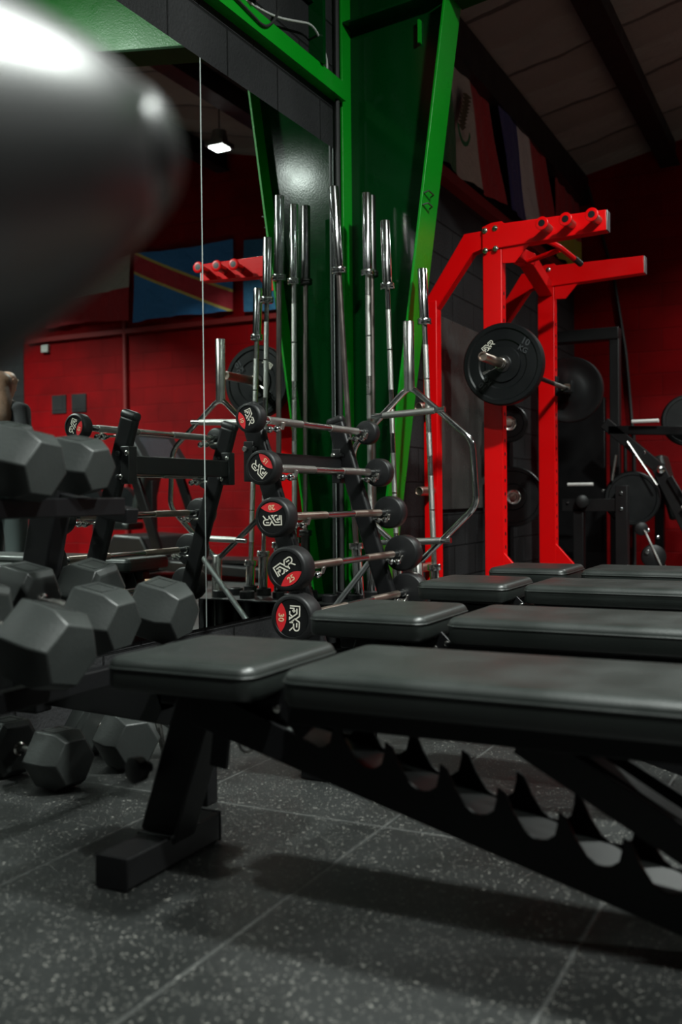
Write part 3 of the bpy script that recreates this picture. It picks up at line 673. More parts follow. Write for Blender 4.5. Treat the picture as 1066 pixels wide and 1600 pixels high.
# ------------------------------------------------------------------ red power rack
Y1, Y2 = 5.40, 6.55
rr = thing('power_rack', (-1.73, (Y1+Y2)/2, 0), 'tall glossy red power rack with bolted arms at the top right', 'rack')
UX0, UX1 = -1.785, -1.675
for fi, y in enumerate((Y1, Y2)):
    bm = NB(); bb(bm, UX0, UX1, y, y+.075, 0, 2.30); u = obj('front_upright', bm, 'red', rr, bev=.004)
    bm = NB()
    for k in range(22):
        z = .35+k*.075
        lathe(bm, (UX1+.0003, y+.037, z), (1, 0, 0), [(0, .0105), (.0008, .0105), (.0008, 0)], 14)
    obj('peg_holes', bm, 'disc', u)
    bm = NB(); bb(bm, -2.150, -2.065, y, y+.075, 0, 1.92); obj('rear_upright', bm, 'red', rr, bev=.004)
    bm = NB()   # elbow: rear upright leans forward to the top beam
    prism(bm, [(-2.150, 1.90), (-2.065, 1.87), (-1.845, 2.165), (UX0+.01, 2.185), (UX0+.01, 2.283), (-1.895, 2.278)], y+.002, y+.073); obj('top_elbow', bm, 'red', rr, bev=.004)
    bm = NB(); prism(bm, [(UX0, 2.165), (UX0, 2.30), (-1.73, 2.318), (-1.67, 2.32), (-1.66, 2.306), (-1.095, 2.306), (-1.095, 2.196), (-1.67, 2.172)], y-.012, y+.068)
    a = obj('top_arm', bm, 'red', rr, bev=.005)
    bm = NB(); bb(bm, -1.097, -1.090, y-.010, y+.066, 2.198, 2.304); obj('end_cap', bm, 'alu', a, bev=.001)
    bm = NB(); prism(bm, [(-1.672, 2.18), (-1.672, 2.088), (-1.60, 2.084), (-1.505, 2.19)], y+.002, y+.012); obj('gusset', bm, 'red', rr, bev=.001)
    for bx, bz in ((-1.767, 2.277), (-1.708, 2.283), (-1.765, 2.165), (-1.706, 2.170)):
        bm = NB(); lathe(bm, (bx, y-.012, bz), (0, -1, 0), [(0, .016), (.003, .016), (.003, .012), (.010, .012), (.012, .008), (.012, 0)], 16); obj('bolt', bm, 'chromew', rr)
    bm = NB(); bb(bm, -2.2, -1.25, y+.0, y+.075, 0, .075); obj('foot_tube', bm, 'red', rr, bev=.004)
    bm = NB(); prism(bm, [(UX1-.002, .075), (UX1-.002, .47), (-1.56, .34), (-1.40, .075)], y+.004, y+.03); obj('foot_gusset', bm, 'red', rr, bev=.002)
bm = NB(); bb(bm, -2.145, -2.07, Y1+.07, Y2, .0, .07); obj('rear_base_beam', bm, 'red', rr, bev=.004)
# bent cross beam joining the tops of the two front uprights
bm = NB(); pts = [(-1.73, Y1+.07, 2.245), (-1.73, Y2-.62, 2.245), (-1.73, Y2-.42, 2.26), (-1.73, Y2+.02, 2.15)]
beam(bm, pts[0], pts[1], .09, .075); beam(bm, pts[1], pts[2], .09, .075); beam(bm, (-1.73, Y2-.44, 2.262), pts[3], .09, .085)
obj('bent_cross_beam', bm, 'red', rr, bev=.004)
bm = NB(); tube(bm, arcpath([(-1.73, 5.75, 2.285), (-1.55, 5.72, 2.29), (-1.46, 5.82, 2.25), (-1.40, 6.1, 2.20)], .04), .016, 12); tube(bm, [(-1.70, 5.98, 2.215), (-1.46, 5.85, 2.235)], .015, 12)
g = obj('pull_up_handle', bm, 'red', rr)
bm = NB(); tube(bm, [(-1.418, 6.02, 2.217), (-1.398, 6.11, 2.198)], .019, 12); obj('grip_end', bm, 'rubber', g)
# storage pegs on the near arm
for px_, pz in ((-1.405, 2.245), (-1.278, 2.250), (-1.140, 2.256)):
    bm = NB(); o_ = Vector((px_, Y1-.012, pz-.004)); ax = Vector((-.09, -1, .06)).normalized()
    lathe(bm, o_, ax, [(0, .024), (.10, .024), (.10, 0)], 24); p_ = obj('storage_peg', bm, 'bronze', rr)
    bm = NB(); lathe(bm, o_+ax*.10, ax, [(0, 0), (0, .034), (.004, .036), (.010, .036), (.012, .033), (.012, .019), (.009, .019), (.009, 0)], 28); q_ = obj('peg_flange', bm, 'red', p_)
    bm = NB(); lathe(bm, o_+ax*.108, ax, [(0, .0185), (.004, .0185), (.005, .0)], 20); obj('peg_cap', bm, 'rubber', p_)
for pz in (1.295, .82, .385):
    bm = NB(); lathe(bm, (-2.105, Y1, pz), (-.05, -1, 0), [(0, .026), (.17, .026), (.172, .022), (.165, .019), (.165, 0)], 20); obj('storage_peg', bm, 'bronze', rr)
# J-hooks carrying the loaded bar
for y in (Y1, Y2):
    bm = NB(); bb(bm, UX1, UX1+.010, y+.004, y+.071, 1.45, 1.58); bb(bm, UX1, -1.565, y+.012, y+.062, 1.468, 1.484); bb(bm, -1.575, -1.565, y+.012, y+.062, 1.484, 1.545)
    obj('bar_hook', bm, 'powder', rr, bev=.002)

# loaded barbell on the rack
XB, ZB = -1.615, 1.500
lb_ = thing('loaded_barbell', (XB, 5.97, ZB), 'barbell racked on the red hooks between two black bumper plates', 'barbell')
bm = NB(); tube(bm, [(XB, 5.30, ZB), (XB, 6.66, ZB)], .014, 20); obj('shaft', bm, 'oxide', lb_)
bm = NB(); tube(bm, [(XB, 6.28, ZB), (XB, 6.56, ZB)], .0147, 20); obj('knurling', bm, 'knurl', lb_)
for y, d in ((5.30, -1), (6.66, 1)):
    bm = NB(); lathe(bm, (XB, y, ZB), (0, d, 0), [(-.03, .014), (-.03, .034), (-.005, .036), (0, .036), (0, .025), (.425, .025), (.43, .023), (.43, .017), (.42, .015), (.42, 0)], 32); obj('sleeve', bm, 'bronze' if d < 0 else 'chromew', lb_)
def bumper(y, d, label, lettered):
    t = thing('bumper_plate', (XB, y, ZB), label, 'weight plate', 'bumper plates on the racked barbell')
    rad, th = .222, .062
    bm = NB(); lathe(bm, (XB, y, ZB), (0, d, 0), [(0, .026), (0, .10), (.004, .11), (.004, .18), (0, .19), (0, rad-.006), (.006, rad), (th-.006, rad), (th, rad-.006), (th, rad-.026), (th-.007, rad-.034), (th-.007, .135), (th-.013, .127), (th-.013, .100), (th-.004, .096), (th-.004, .05), (th, .045), (th, .026)], 72)
    obj('rubber_disc', bm, 'plate', t, smooth=30)
    bm = NB(); lathe(bm, (XB, y, ZB), (0, d, 0), [(th, .0262), (th+.002, .0262), (th+.002, .043), (th, .043)], 40); obj('steel_hub', bm, 'oxide', t)
    if lettered:
        yf_ = y+d*(th-.006)
        bm = logo_bm(.030); place_flat(bm, (XB, yf_, ZB), -38, .001, (0.0, .128)); obj('logo', bm, 'white', t)
        bm = text_bm('10', .050); place_flat(bm, (XB, yf_, ZB), 30, .0012, (.055, .160)); obj('weight_number', bm, 'dim', t)
        bm = text_bm('KG', .040); place_flat(bm, (XB, yf_, ZB), 30, .0012, (.062, .118)); obj('weight_unit', bm, 'dim', t)
        bm = text_bm('10', .045); place_flat(bm, (XB, yf_, ZB), 225, .0012, (0, .160)); obj('weight_number', bm, 'dim', t)
        bm = text_bm('KG', .036); place_flat(bm, (XB, yf_, ZB), 225, .0012, (0, .122)); obj('weight_unit', bm, 'dim', t)
    return t
bumper(5.265, -1, 'near black rubber bumper plate lettered 10 KG on the racked barbell', True)
bumper(6.70, 1, 'far black rubber bumper plate on the racked barbell', False)
# spring clip against near plate
bm = NB(); tube(bm, [(XB+.028*math.cos(a), 5.19-.004*a, ZB+.028*math.sin(a)) for a in [k*.5 for k in range(26)]], .003, 8); tube(bm, [(XB-.02, 5.17, ZB-.02), (XB-.09, 5.15, ZB-.055)], .004, 8); tube(bm, [(XB-.055, 5.16, ZB-.035), (XB-.09, 5.15, ZB-.055)], .008, 8)
solo('spring_clip', bm, 'chromew', 'small spring clip on the sleeve in front of the near bumper plate', 'clip')

# plates stored behind the red rack
def stored(x, y, z, r, lab, par=None):
    bm = NB(); lathe(bm, (x, y, z), (.25, -1, 0), [(-.04, 0), (-.04, r-.006), (-.034, r), (.034, r), (.04, r-.006), (.04, r-.03), (.03, r-.035), (.03, r*.45), (.04, r*.42), (.04, .03), (.04, 0)], 56)
    t = thing('weight_plate', (x, y, z), lab, 'weight plate'); obj('rubber_disc', bm, 'plate', t, smooth=30)
    bm = NB(); lathe(bm, (x, y, z), (.25, -1, 0), [(.041, .028), (.045, .05), (.041, .056)], 32); obj('steel_hub', bm, 'chromew', t)
    bm = NB(); lathe(bm, (x, y, z), (.25, -1, 0), [(.02, .024), (.075, .024), (.078, 0)], 20); obj('peg_end', bm, 'bronze', t)
stored(-2.17, 7.25, .78, .225, 'black plate low behind the left red upright, chrome hub showing')
stored(-2.20, 7.25, 1.33, .14, 'small black plate behind the left red upright under the bumper plate')
tr = thing('plate_tree', (-2.25, 7.38, 0), 'dark plate storage post behind the red rack', 'rack')
bm = NB(); bb(bm, -2.30, -2.22, 7.34, 7.42, 0, 1.60); obj('post', bm, 'powder', tr, bev=.004)
bm = NB(); bb(bm, -2.36, -1.95, 7.30, 7.46, 0, .05); obj('base', bm, 'powder', tr, bev=.004)
# dark cable tower between / behind the red uprights
ct = thing('cable_tower', (-1.95, 8.6, 0), 'dark cable machine tower in the shade behind the red rack', 'machine')
for x in (-2.25, -1.68):
    bm = NB(); bb(bm, x-.04, x+.04, 8.55, 8.65, 0, 2.15); obj('column', bm, 'satin', ct, bev=.006)
bm = NB(); bb(bm, -2.29, -1.64, 8.53, 8.67, 2.10, 2.20); obj('top_beam', bm, 'satin', ct, bev=.006)
bm = NB(); bb(bm, -2.18, -1.76, 8.57, 8.63, .1, 1.62); obj('shroud_panel', bm, 'powder', ct, bev=.01)
bm = NB(); bb(bm, -2.29, -1.60, 8.45, 8.95, 0, .08); obj('base', bm, 'powder', ct, bev=.006)
for x in (-1.60, -1.53):
    bm = NB(); tube(bm, [(x, 8.6, .08), (x, 8.6, 1.35)], .016, 12); obj('guide_rod', bm, 'satin', ct)

# ------------------------------------------------------------------ plate-loaded machine at the right
def P7(dx, z, dy=0.): return (dx, 7.9+dy, z)
pm = thing('plate_loaded_machine', (-1.35, 7.9, 0), 'dark plate-loaded lever machine before the red wall at the far right', 'machine')
bm = NB(); bb(bm, -1.53, -1.44, 7.80, 7.90, 0, .86); obj('post', bm, 'satin', pm, bev=.004)
bm = NB(); bb(bm, -1.95, -1.50, 7.82, 7.90, .66, .76); obj('side_beam', bm, 'satin', pm, bev=.004)
bm = NB(); bb(bm, -1.86, -1.78, 7.82, 7.90, 0, .68); obj('post', bm, 'satin', pm, bev=.004)
bm = NB(); bb(bm, -1.95, -.3, 7.80, 7.92, 0, .08); obj('base', bm, 'satin', pm, bev=.004)
bm = NB(); beam(bm, (-1.62, 8.0, 1.30), (-.95, 8.0, 1.27), .05, .07); obj('upper_lever', bm, 'powder', pm, bev=.006)
bm = NB(); beam(bm, (-1.65, 8.0, 1.36), (-1.22, 8.0, .98), .05, .09); beam(bm, (-1.24, 8.0, 1.00), (-.86, 8.0, .18), .06, .10, up=(1, 0, 0)); obj('swing_arm', bm, 'satin', pm, bev=.006)
bm = NB(); beam(bm, (-1.15, 7.95, .92), (-.80, 7.95, .30), .03, .05, up=(1, 0, 0)); obj('linkage', bm, 'powder', pm, bev=.006)
for ra, rb, rw in (((-1.46, 7.93, 1.20), (-1.24, 7.93, .86), .009), ((-1.55, 7.93, 1.10), (-1.58, 7.93, .90), .013), ((-1.30, 7.72, .52), (-1.14, 7.72, .16), .010)):
    bm = NB(); tube(bm, [ra, rb], rw, 10); obj('rod', bm, 'chromew', pm)
for (a, b) in (((-1.42, 7.9, 1.352), (-1.22, 7.9, 1.352)), ((-1.92, 7.9, .873), (-1.72, 7.9, .873)), ((-1.05, 7.9, .70), (-.93, 7.9, .52))):
    bm = NB(); tube(bm, [a, b], .014, 14); obj('chrome_peg', bm, 'brush', pm)
for (x, y, z, r_) in ((-1.62, 7.79, .82, .012), (-1.485, 7.795, .80, .014), (-1.485, 7.795, .68, .014), (-1.82, 7.81, .74, .014), (-1.21, 7.93, .98, .03), (-1.27, 7.7, .52, .014), (-1.28, 7.7, .36, .018), (-1.20, 7.7, .47, .014), (-1.15, 7.7, .25, .012), (-1.33, 7.9, 1.11, .014), (-1.90, 7.81, .73, .010)):
    bm = NB(); lathe(bm, (x, y, z), (.25, -1, 0), [(0, r_), (.008, r_), (.014, r_*.6), (.014, 0)], 14); obj('bolt', bm, 'chrome', pm)
for (x, y, z, r_) in ((-1.33, 7.76, .53, .05), (-1.24, 7.76, .32, .09), (-1.78, 7.78, .74, .05)):
    bm = NB(); lathe(bm, (x, y, z), (.25, -1, 0), [(-.05, 0), (-.05, r_), (.03, r_), (.035, r_-.008), (.035, 0)], 28); obj('pulley', bm, 'rubber', pm)
def mplate(x, y, z, r, lab):
    bm = NB(); lathe(bm, (x, y, z), (.25, -1, 0), [(-.05, 0), (-.05, r-.005), (-.045, r), (.0, r), (.01, r-.01), (.01, r-.03), (0, r-.035), (0, 0)], 56)
    solo('weight_plate', bm, 'plate', lab, 'weight plate', smooth=30)
mplate(-1.44, 8.02, .76, .215, 'large black plate leaning out behind the dark post of the lever machine')
mplate(-1.03, 8.10, 1.36, .20, 'black plate high on the lever machine at the right edge')
bm = NB(); prism(bm, [(-.98, .98), (-.62, .98), (-.62, 1.75), (-.76, 1.75)], 7.6, 7.7)
bench2 = thing('ribbed_backrest', (-.9, 7.65, 0), 'dark ribbed backrest at the right edge by the lever machine', 'machine')
obj('back_pad', bm, 'panel', bench2, bev=.02, seg=3)
bm = NB(); beam(bm, (-.8, 7.7, 0), (-.72, 7.72, 1.2), .06, .08, up=(1, 0, 0)); obj('post', bm, 'satin', bench2, bev=.004)
cable([(-2.25, YB-.03, 3.9), (-2.0, YB-.03, 3.0), (-1.88, YB-.03, 2.2), (-1.80, YB-.03, 1.2), (-1.82, YB-.03, .05)], .015, 'dcable', 'dark cable hanging down the red wall at the right')

# ------------------------------------------------------------------ hex dumbbells
def hex_head(bm, x0, x1, af, flip, cham=.26):
    """hexagonal head along X, chamfered on outer end (x1)"""
    d = 1 if x1 > x0 else -1; L_ = abs(x1-x0); Rr = af/2/math.cos(R(30)); rings = []
    for s, k in ((0, .80), (L_*.10, 1), (L_*(1-cham), 1), (L_, .74)):
        rings.append([bm.verts.new((x0+d*s, Rr*k*math.cos(R(60*i)), Rr*k*math.sin(R(60*i)))) for i in range(6)])
    for a, b in zip(rings, rings[1:]):
        for i in range(6): bm.faces.new((a[i], a[(i+1) % 6], b[(i+1) % 6], b[i]))
    bm.faces.new(rings[0][::-1]); bm.faces.new(rings[-1])
_dbc = {}
def dumbbell(c_front, af, hl, label, yaw=0, tilt=0, roll=0, group=None, gap=.12):
    """c_front: centre of the head nearest the room; axis runs back toward the wall (-X), rear raised by tilt"""
    key = (af, hl, gap)
    rot = Matrix.Rotation(R(yaw), 4, 'Z') @ Matrix.Rotation(R(tilt), 4, 'Y') @ Matrix.Rotation(R(roll), 4, 'X')
    if key not in _dbc:
        t = thing('hex_dumbbell', (0, 0, 0), label, 'dumbbell', group)
        half = gap/2
        for s in (1, -1):
            bm = NB(); hex_head(bm, s*half, s*(half+hl), af, 0); h = obj('hex_head', bm, 'hexr', t, bev=.003, seg=2)
            bm = NB(); Rr = af/2; x0 = s*(half+hl*.18); x1 = s*(half+hl*.62)
            # recessed-looking number frame on the upper flank
            a = R(90); 
            for fl in (30, ):
                pass
            fw = .006; z = Rr+.0012
            xa, xb = min(x0, x1), max(x0, x1); yw = af*.20
            bb(bm, xa, xb, -yw, -yw+fw, z-.002, z); bb(bm, xa, xb, yw-fw, yw, z-.002, z); bb(bm, xa, xa+fw, -yw, yw, z-.002, z); bb(bm, xb-fw, xb, -yw, yw, z-.002, z)
            obj('raised_frame', bm, 'hexr', h)
        bm = NB(); lathe(bm, (-half-.01, 0, 0), (1, 0, 0), [(0, .02), (.012, .02), (.016, .0145), (.03, .0145), (half+.01, .0175), (2*half-.01, .0145), (2*half+.004, .0145), (2*half+.008, .02), (2*half+.02, .02)], 24)
        obj('handle', bm, 'chromew', t)
        _dbc[key] = t
    else:
        t = dup(_dbc[key], None, label)
        if group: t['group'] = group
        elif 'group' in t: del t['group']
    cc = Vector(c_front)-(rot @ Vector((gap/2+hl*.5, 0, 0)))
    t.location = cc; t.rotation_euler = rot.to_euler()
    return t
GU, GM, GF = 'hex dumbbells on the upper tier', 'hex dumbbells on the lower tier', 'hex dumbbells on the floor'
T = 11
dumbbell((-1.62, 1.855, .872), .128, .125, 'smaller hex dumbbell at the end of the upper tier, its end facing the barbell rack', tilt=T, roll=8, group=GU)
dumbbell((-1.60, 1.640, .870), .152, .150, 'large hex dumbbell at the left edge of the upper tier', tilt=T, roll=-6, group=GU)
dumbbell((-1.61, 2.165, .492), .150, .140, 'hex dumbbell at the right end of the lower tier, next to the nearest bench seat', tilt=T, roll=10, group=GM)
dumbbell((-1.60, 1.900, .500), .150, .145, 'hex dumbbell second from the right end of the lower tier, beside the end one', tilt=T, roll=4, group=GM)
dumbbell((-1.46, 1.565, .488), .165, .150, 'foremost hex dumbbell jutting out from the lower tier at the left', tilt=T, roll=-12, yaw=-6, group=GM)
dumbbell((-1.55, 1.325, .500), .150, .140, 'hex dumbbell cut by the left edge on the lower tier', tilt=T, roll=6, group=GM)
dumbbell((-1.905, 2.085, .083), .152, .130, 'hex dumbbell on the floor, nearest the viewer', yaw=-10, group=GF, roll=0)
dumbbell((-1.870, 2.330, .083), .156, .132, 'hex dumbbell on the floor beside the bench post', yaw=-28, group=GF, roll=0)

# rack for the dumbbells
dr = thing('dumbbell_rack', (-1.80, 1.5, 0), 'black two-tier dumbbell rack along the mirror at the left', 'rack')
def tier(zf, xf, xb, nm, yend):
    zb = zf+(xf-xb)*math.tan(R(T))
    for x, z in ((xf-.02, zf), (xb+.04, zb)):
        bm = NB(); beam(bm, (x, .4, z), (x, yend, z), .035, .045); obj(nm, bm, 'powder', dr, bev=.004)
tier(.772, -1.60, -1.94, 'upper_rail', 2.0); tier(.375, -1.52, -1.93, 'lower_rail', 2.27)
for y, ye in ((2.10, 0), (.5, 0)):
    bm = NB(); beam(bm, (-1.91, y, .90), (-2.02, y, .42), .065, .09, up=(1, 0, 0)); beam(bm, (-2.02, y, .44), (-2.02, y, .20), .065, .09, up=(1, 0, 0)); obj('upright', bm, 'powder', dr, bev=.006)
    bm = NB(); beam(bm, (-2.10, y, .83), (-1.66, y, .745), .05, .04); obj('upper_arm', bm, 'powder', dr, bev=.004)
    bm = NB(); beam(bm, (-2.34, y+.04, .275), (-1.42, y+.04, .235), .06, .085); obj('lower_arm', bm, 'satin', dr, bev=.004)
    for lx, lz in ((-1.47, .21), (-2.315, .25)):
        bm = NB(); beam(bm, (lx, y+.04, .0), (lx, y+.04, lz), .05, .05, up=(1, 0, 0)); obj('leg', bm, 'powder', dr, bev=.004)
# slanted supports linking arms and lower tier
for y in (2.13, .55):
    bm = NB(); beam(bm, (-1.56, y, .24), (-1.62, y, .40), .04, .05, up=(1, 0, 0)); beam(bm, (-1.92, y, .25), (-1.92, y, .44), .04, .05, up=(1, 0, 0)); obj('tier_support', bm, 'powder', dr, bev=.004)
# cable handle on floor
bm = NB(); tube(bm, [(-1.80, 2.62, .20), (-1.66, 2.66, .17)], .012, 10); 
vh = thing('v_handle', (-1.8, 2.5, 0), 'small grey V-shaped cable handle behind the floor dumbbells', 'handle')
bm.free(); bm = NB(); tube(bm, [(-1.86, 2.45, .13), (-1.70, 2.52, .16)], .012, 10); tube(bm, [(-1.86, 2.45, .13), (-1.74, 2.46, .075)], .012, 10); obj('grip', bm, 'alu', vh)
bm = NB(); lathe(bm, (-1.87, 2.455, .13), (0, 0, 1), [(-.02, 0), (-.02, .012), (.02, .012), (.02, 0)], 12); tube(bm, [(-1.86, 2.46, .12), (-1.84, 2.47, 0.0)], .010, 8); obj('swivel', bm, 'chromew', vh)

# ------------------------------------------------------------------ things seen only in the mirror
def treadmill(x, y, lab):
    t = thing('treadmill', (x, y, 0), lab, 'treadmill')
    bm = NB(); prism(bm, [(x-.95, .04), (x+.45, .10), (x+.45, .20), (x-.95, .13)], y-.38, y+.38); obj('deck', bm, 'satin', t, bev=.01)
    bm = NB(); bb(bm, x-.9, x+.3, y-.25, y+.25, .165, .20); obj('belt', bm, 'rubber', t)
    bm = NB(); prism(bm, [(x+.30, .06), (x+.85, .06), (x+.88, .28), (x+.75, .44), (x+.40, .42), (x+.28, .22)], y-.40, y+.40); obj('motor_hood', bm, 'satin', t, bev=.03, seg=3)
    for s in (-.38, .38):
        bm = NB(); beam(bm, (x+.15, y+s, .15), (x+.52, y+s, 1.12), .05, .10, up=(1, 0, 0)); obj('post', bm, 'powder', t, bev=.01)
        bm = NB(); tube(bm, arcpath([(x+.5, y+s, 1.1), (x+.3, y+s, 1.16), (x+.02, y+s, 1.10), (x-.05, y+s, 1.02)], .08), .022, 12); obj('handrail', bm, 'rubber', t)
    bm = NB(); prism(bm, [(x+.30, 1.08), (x+.40, 1.02), (x+.66, 1.42), (x+.56, 1.46)], y-.38, y+.38); c = obj('console', bm, 'satin', t, bev=.02, seg=3)
    bm = NB(); beam(bm, (x+.37, y, 1.18), (x+.53, y, 1.41), .5, .012, up=(-.8, 0, .6)); obj('screen', bm, 'screen', c)
    for q, mt_ in ((-.1, 'gold2'), (.1, 'lime')):
        bm = NB(); box(bm, (x+.315, y+q, 1.10), (.02, .08, .03)); obj('button', bm, mt_, c)
treadmill(.97, 8.3, 'black treadmill with handrails reflected in the mirror behind the barbell rack')
bm = NB(); bb(bm, .50, 2.6, 6.6, 7.6, 0, .03); solo('lifting_platform', bm, 'wood', 'tan wooden lifting platform seen low in the mirror', 'platform')
def lowmachine(x, y, lab):
    t = thing('seated_machine', (x, y, 0), lab, 'machine')
    bm = NB(); bb(bm, x-.55, x+.55, y-.06, y+.06, 0, .08); bb(bm, x-.5, x-.42, y-.05, y+.05, .05, 1.0); bb(bm, x+.3, x+.38, y-.05, y+.05, .05, .8); obj('frame', bm, 'satin', t, bev=.006)
    bm = NB(); box(bm, (x, y, .48), (.45, .32, .09)); obj('seat', bm, 'vinyl', t, bev=.03, seg=3)
    bm = NB(); box(bm, (x-.38, y, .85), (.10, .34, .60), Matrix.Rotation(R(-15), 3, 'Y')); obj('backrest', bm, 'vinyl', t, bev=.03, seg=3)
    for s in (-.3, .3):
        bm = NB(); lathe(bm, (x+.2, y+s, .72), (0, 1, 0), [(-.05, 0), (-.05, .22), (.05, .22), (.05, 0)], 32); obj('weight_disc', bm, 'plate', t)
lowmachine(4.15, 8.9, 'dark machine before the red wall at the left of the mirror')
lowmachine(2.75, 9.3, 'dark seated machine under the two holes in the red wall, seen in the mirror')
lowmachine(-1.0, 9.5, 'dark machine reflected between the barbell rack and the column')
# patches where the red paint is missing, thermostat, pipe
for x, lab in ((4.47, 'left dark square opening in the red wall, seen in the mirror'), (4.13, 'right dark square opening in the red wall, seen in the mirror')):
    bm = NB(); bb(bm, x-.12, x+.12, YB-.015, YB-.002, 1.94, 2.18); bb(bm, x-.10, x+.10, YB-.016, YB-.0135, 1.96, 2.16)
    solo('wall_opening', bm, 'bback', lab, 'opening', 'dark openings in the red wall')
bm = NB(); tube(bm, [(3.35, YB-.03, 0), (3.35, YB-.03, 3.2)], .03, 12); solo('wall_pipe', bm, 'dred', 'vertical pipe on the red wall between two flags, seen in the mirror', 'pipe')
bm = NB(); bb(bm, 1.0, 5.0, YB-.05, YB-.001, 2.90, 2.96); o = struct('trim_%d' % n, bm, 'dred', 'dark red rail under the mirror-seen flags'); n += 1
bm = NB(); bb(bm, 4.62, 4.74, YB-.05, YB, 2.76, 2.86); solo('wall_sensor', bm, 'cable', 'small pale box on the red wall, seen in the mirror', 'sensor', bev=.005)

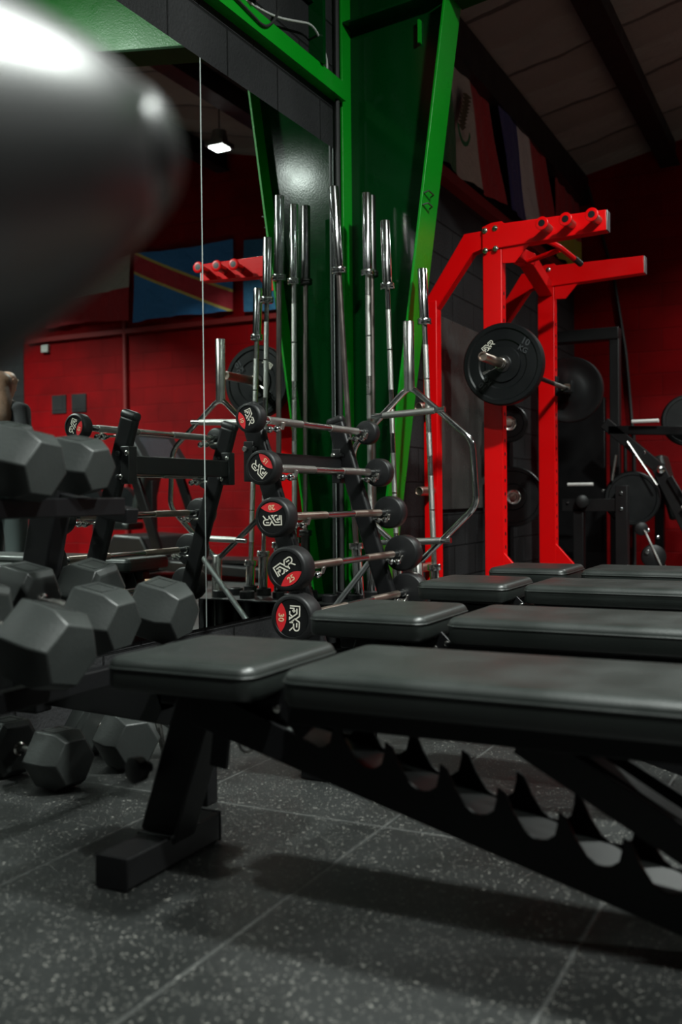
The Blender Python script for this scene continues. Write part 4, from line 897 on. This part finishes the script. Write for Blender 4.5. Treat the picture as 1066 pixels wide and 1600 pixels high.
# ------------------------------------------------------------------ person seen at the left edge of the mirror
def skin_obj(name, chain, mt, parent, sub=2):
    """chain: list of (co, radius, parent index)"""
    off = Vector(parent.location)
    me = bpy.data.meshes.new(name); me.from_pydata([Vector(c[0])-off for c in chain], [(i, c[2]) for i, c in enumerate(chain) if c[2] is not None], [])
    me.materials.append(M[mt]); o = bpy.data.objects.new(name, me); COL.objects.link(o); o.parent = parent
    md = o.modifiers.new('skin', 'SKIN'); md.use_smooth_shade = True
    for i, c in enumerate(chain):
        r_ = c[1]; me.skin_vertices[0].data[i].radius = (r_, r_) if not isinstance(r_, tuple) else r_
    me.skin_vertices[0].data[0].use_root = True
    md = o.modifiers.new('sub', 'SUBSURF'); md.levels = sub; md.render_levels = sub
    return o
def person(x, y, lab):
    t = thing('person', (x, y, 0), lab, 'person')
    V = lambda a, b, c: (x+a, y+b, c)
    ch = [(V(0, 0, .93), .13, None), (V(0, .02, 1.10), .115, 0), (V(0, .02, 1.28), .14, 1), (V(0, .0, 1.40), .10, 2), (V(0, -.02, 1.47), .052, 3), (V(0, -.04, 1.53), .07, 4), (V(0, -.045, 1.60), .088, 5), (V(0, -.035, 1.67), .065, 6)]
    for s in (-1, 1):
        i = len(ch); ch += [(V(s*.10, 0, .86), .095, 0), (V(s*.11, -.02, .50), .062, i), (V(s*.11, .02, .30), .056, i+1), (V(s*.115, .03, .09), .038, i+2), (V(s*.12, -.10, .03), .032, i+3)]
        i = len(ch); ch += [(V(s*.17, 0, 1.38), .060, 3), (V(s*.23, .03, 1.12), .043, i), (V(s*.22, -.12, .92), .033, i+1), (V(s*.21, -.18, .87), .028, i+2)]
        j = len(ch)-1
        for k, (dx, dl) in enumerate(((-.025, .075), (-.008, .085), (.009, .08), (.025, .065))):
            i = len(ch); ch += [(V(s*.21+dx, -.21, .85), .010, j), (V(s*.21+dx, -.21-dl*.5, .83), .008, i), (V(s*.21+dx*1.1, -.21-dl*.8, .80), .007, i+1)]
        i = len(ch); ch += [(V(s*.175, -.20, .86), .010, j), (V(s*.165, -.235, .85), .008, i)]
    skin_obj('body', ch, 'skin', t)
    cs = [(V(0, 0, .90), .15, None), (V(0, .02, 1.10), .13, 0), (V(0, .02, 1.28), .155, 1), (V(0, .0, 1.42), .115, 2), (V(0, -.01, 1.47), .062, 3)]
    for s in (-1, 1): i = len(cs); cs += [(V(s*.16, 0, 1.38), .085, 3), (V(s*.23, .03, 1.14), .060, i), (V(s*.22, -.10, .95), .046, i+1)]
    skin_obj('black_top', cs, 'cloth', t)
    cs = [(V(0, 0, .93), .145, None)]
    for s in (-1, 1): i = len(cs); cs += [(V(s*.10, 0, .86), .108, 0), (V(s*.11, -.02, .50), .078, i), (V(s*.115, .02, .12), .062, i+1)]
    skin_obj('trousers', cs, 'denim', t)
    cs = [(V(0, .0, 1.66), .092, None), (V(0, .04, 1.58), .11, 0), (V(.05, .09, 1.48), .105, 1), (V(.11, .11, 1.38), .09, 2), (V(.14, .12, 1.26), .05, 3), (V(-.05, .12, 1.42), .08, 1), (V(-.07, .14, 1.26), .05, 5)]
    h = skin_obj('long_hair', cs, 'hair', t)
    bm = NB()
    for s in (-1, 1): box(bm, V(s*.12, -.06, .03), (.09, .27, .06))
    obj('shoes', bm, 'rubber', t, bev=.02, seg=3)
    bm = NB(); lathe(bm, V(0, -.125, 1.59), (0, -1, -.3), [(0, .016), (.015, .012), (.025, .0)], 10); 
    for s in (-1, 1): lathe(bm, V(s*.087, -.035, 1.59), (s, 0, 0), [(0, .018), (.012, .022), (.016, .0)], 12)
    obj('nose_and_ears', bm, 'skin', t, smooth=80)
    bm = NB()
    for s in (-1, 1): lathe(bm, V(s*.032, -.120, 1.61), (0, -1, 0), [(0, .012), (.006, .008), (.008, 0)], 10)
    t.rotation_euler = (0, 0, math.pi)
    obj('eyes', bm, 'white', t)
    bm = NB(); box(bm, V(0, -.118, 1.545), (.045, .012, .010)); obj('mouth', bm, 'badge', t, bev=.003)
    return t
person(.27, 5.0, 'standing person with long brown hair and black top at the left edge of the mirror')

# ------------------------------------------------------------------ out-of-focus cushion close to the lens
def CP(px, py, D): return Vector((0, 0, H))+(cf+cr*((px-533)/1556.)+cu*((800-py)/1556.))*D
cu_t = thing('machine_pad', CP(-300, 300, .36), 'blurred black padded roller filling the upper left corner', 'pad')
cu_t.location.z = 0
bm = NB()
PP = []
for k in range(10):
    a = R(56)*k/9; PP.append((150+132*math.cos(a)+4, 246, .55, max(.002, 132*math.sin(a))))
PP += [(180, 248, .545, 143), (120, 250, .53, 182), (60, 254, .515, 220), (0, 258, .50, 258), (-110, 266, .48, 325), (-220, 275, .46, 385), (-330, 278, .44, 430), (-400, 280, .43, 435), (-430, 280, .43, 400), (-440, 280, .43, 5)]
tube(bm, [CP(a, b, c) for a, b, c, d in PP], [d*c/1556. for a, b, c, d in PP], 64)
obj('cushion', bm, mat('glossy_black_vinyl', (.004, .004, .0042), .34, spec=.8), cu_t, smooth=80)
a = CP(-400, 265, .43)
bm = NB(); tube(bm, [(a.x-.02, a.y, a.z), (a.x-.22, a.y-.12, a.z-.03), (a.x-.22, a.y-.12, 0)], .025, 16); obj('support_post', bm, 'powder', cu_t)
bm = NB(); lathe(bm, (a.x-.22, a.y-.12, 0), (0, 0, 1), [(0, 0), (0, .12), (.015, .12), (.02, 0)], 32); obj('base_disc', bm, 'powder', cu_t)

for o in bpy.data.objects:
    for k in ('_root', '_off'):
        if k in o: del o[k]
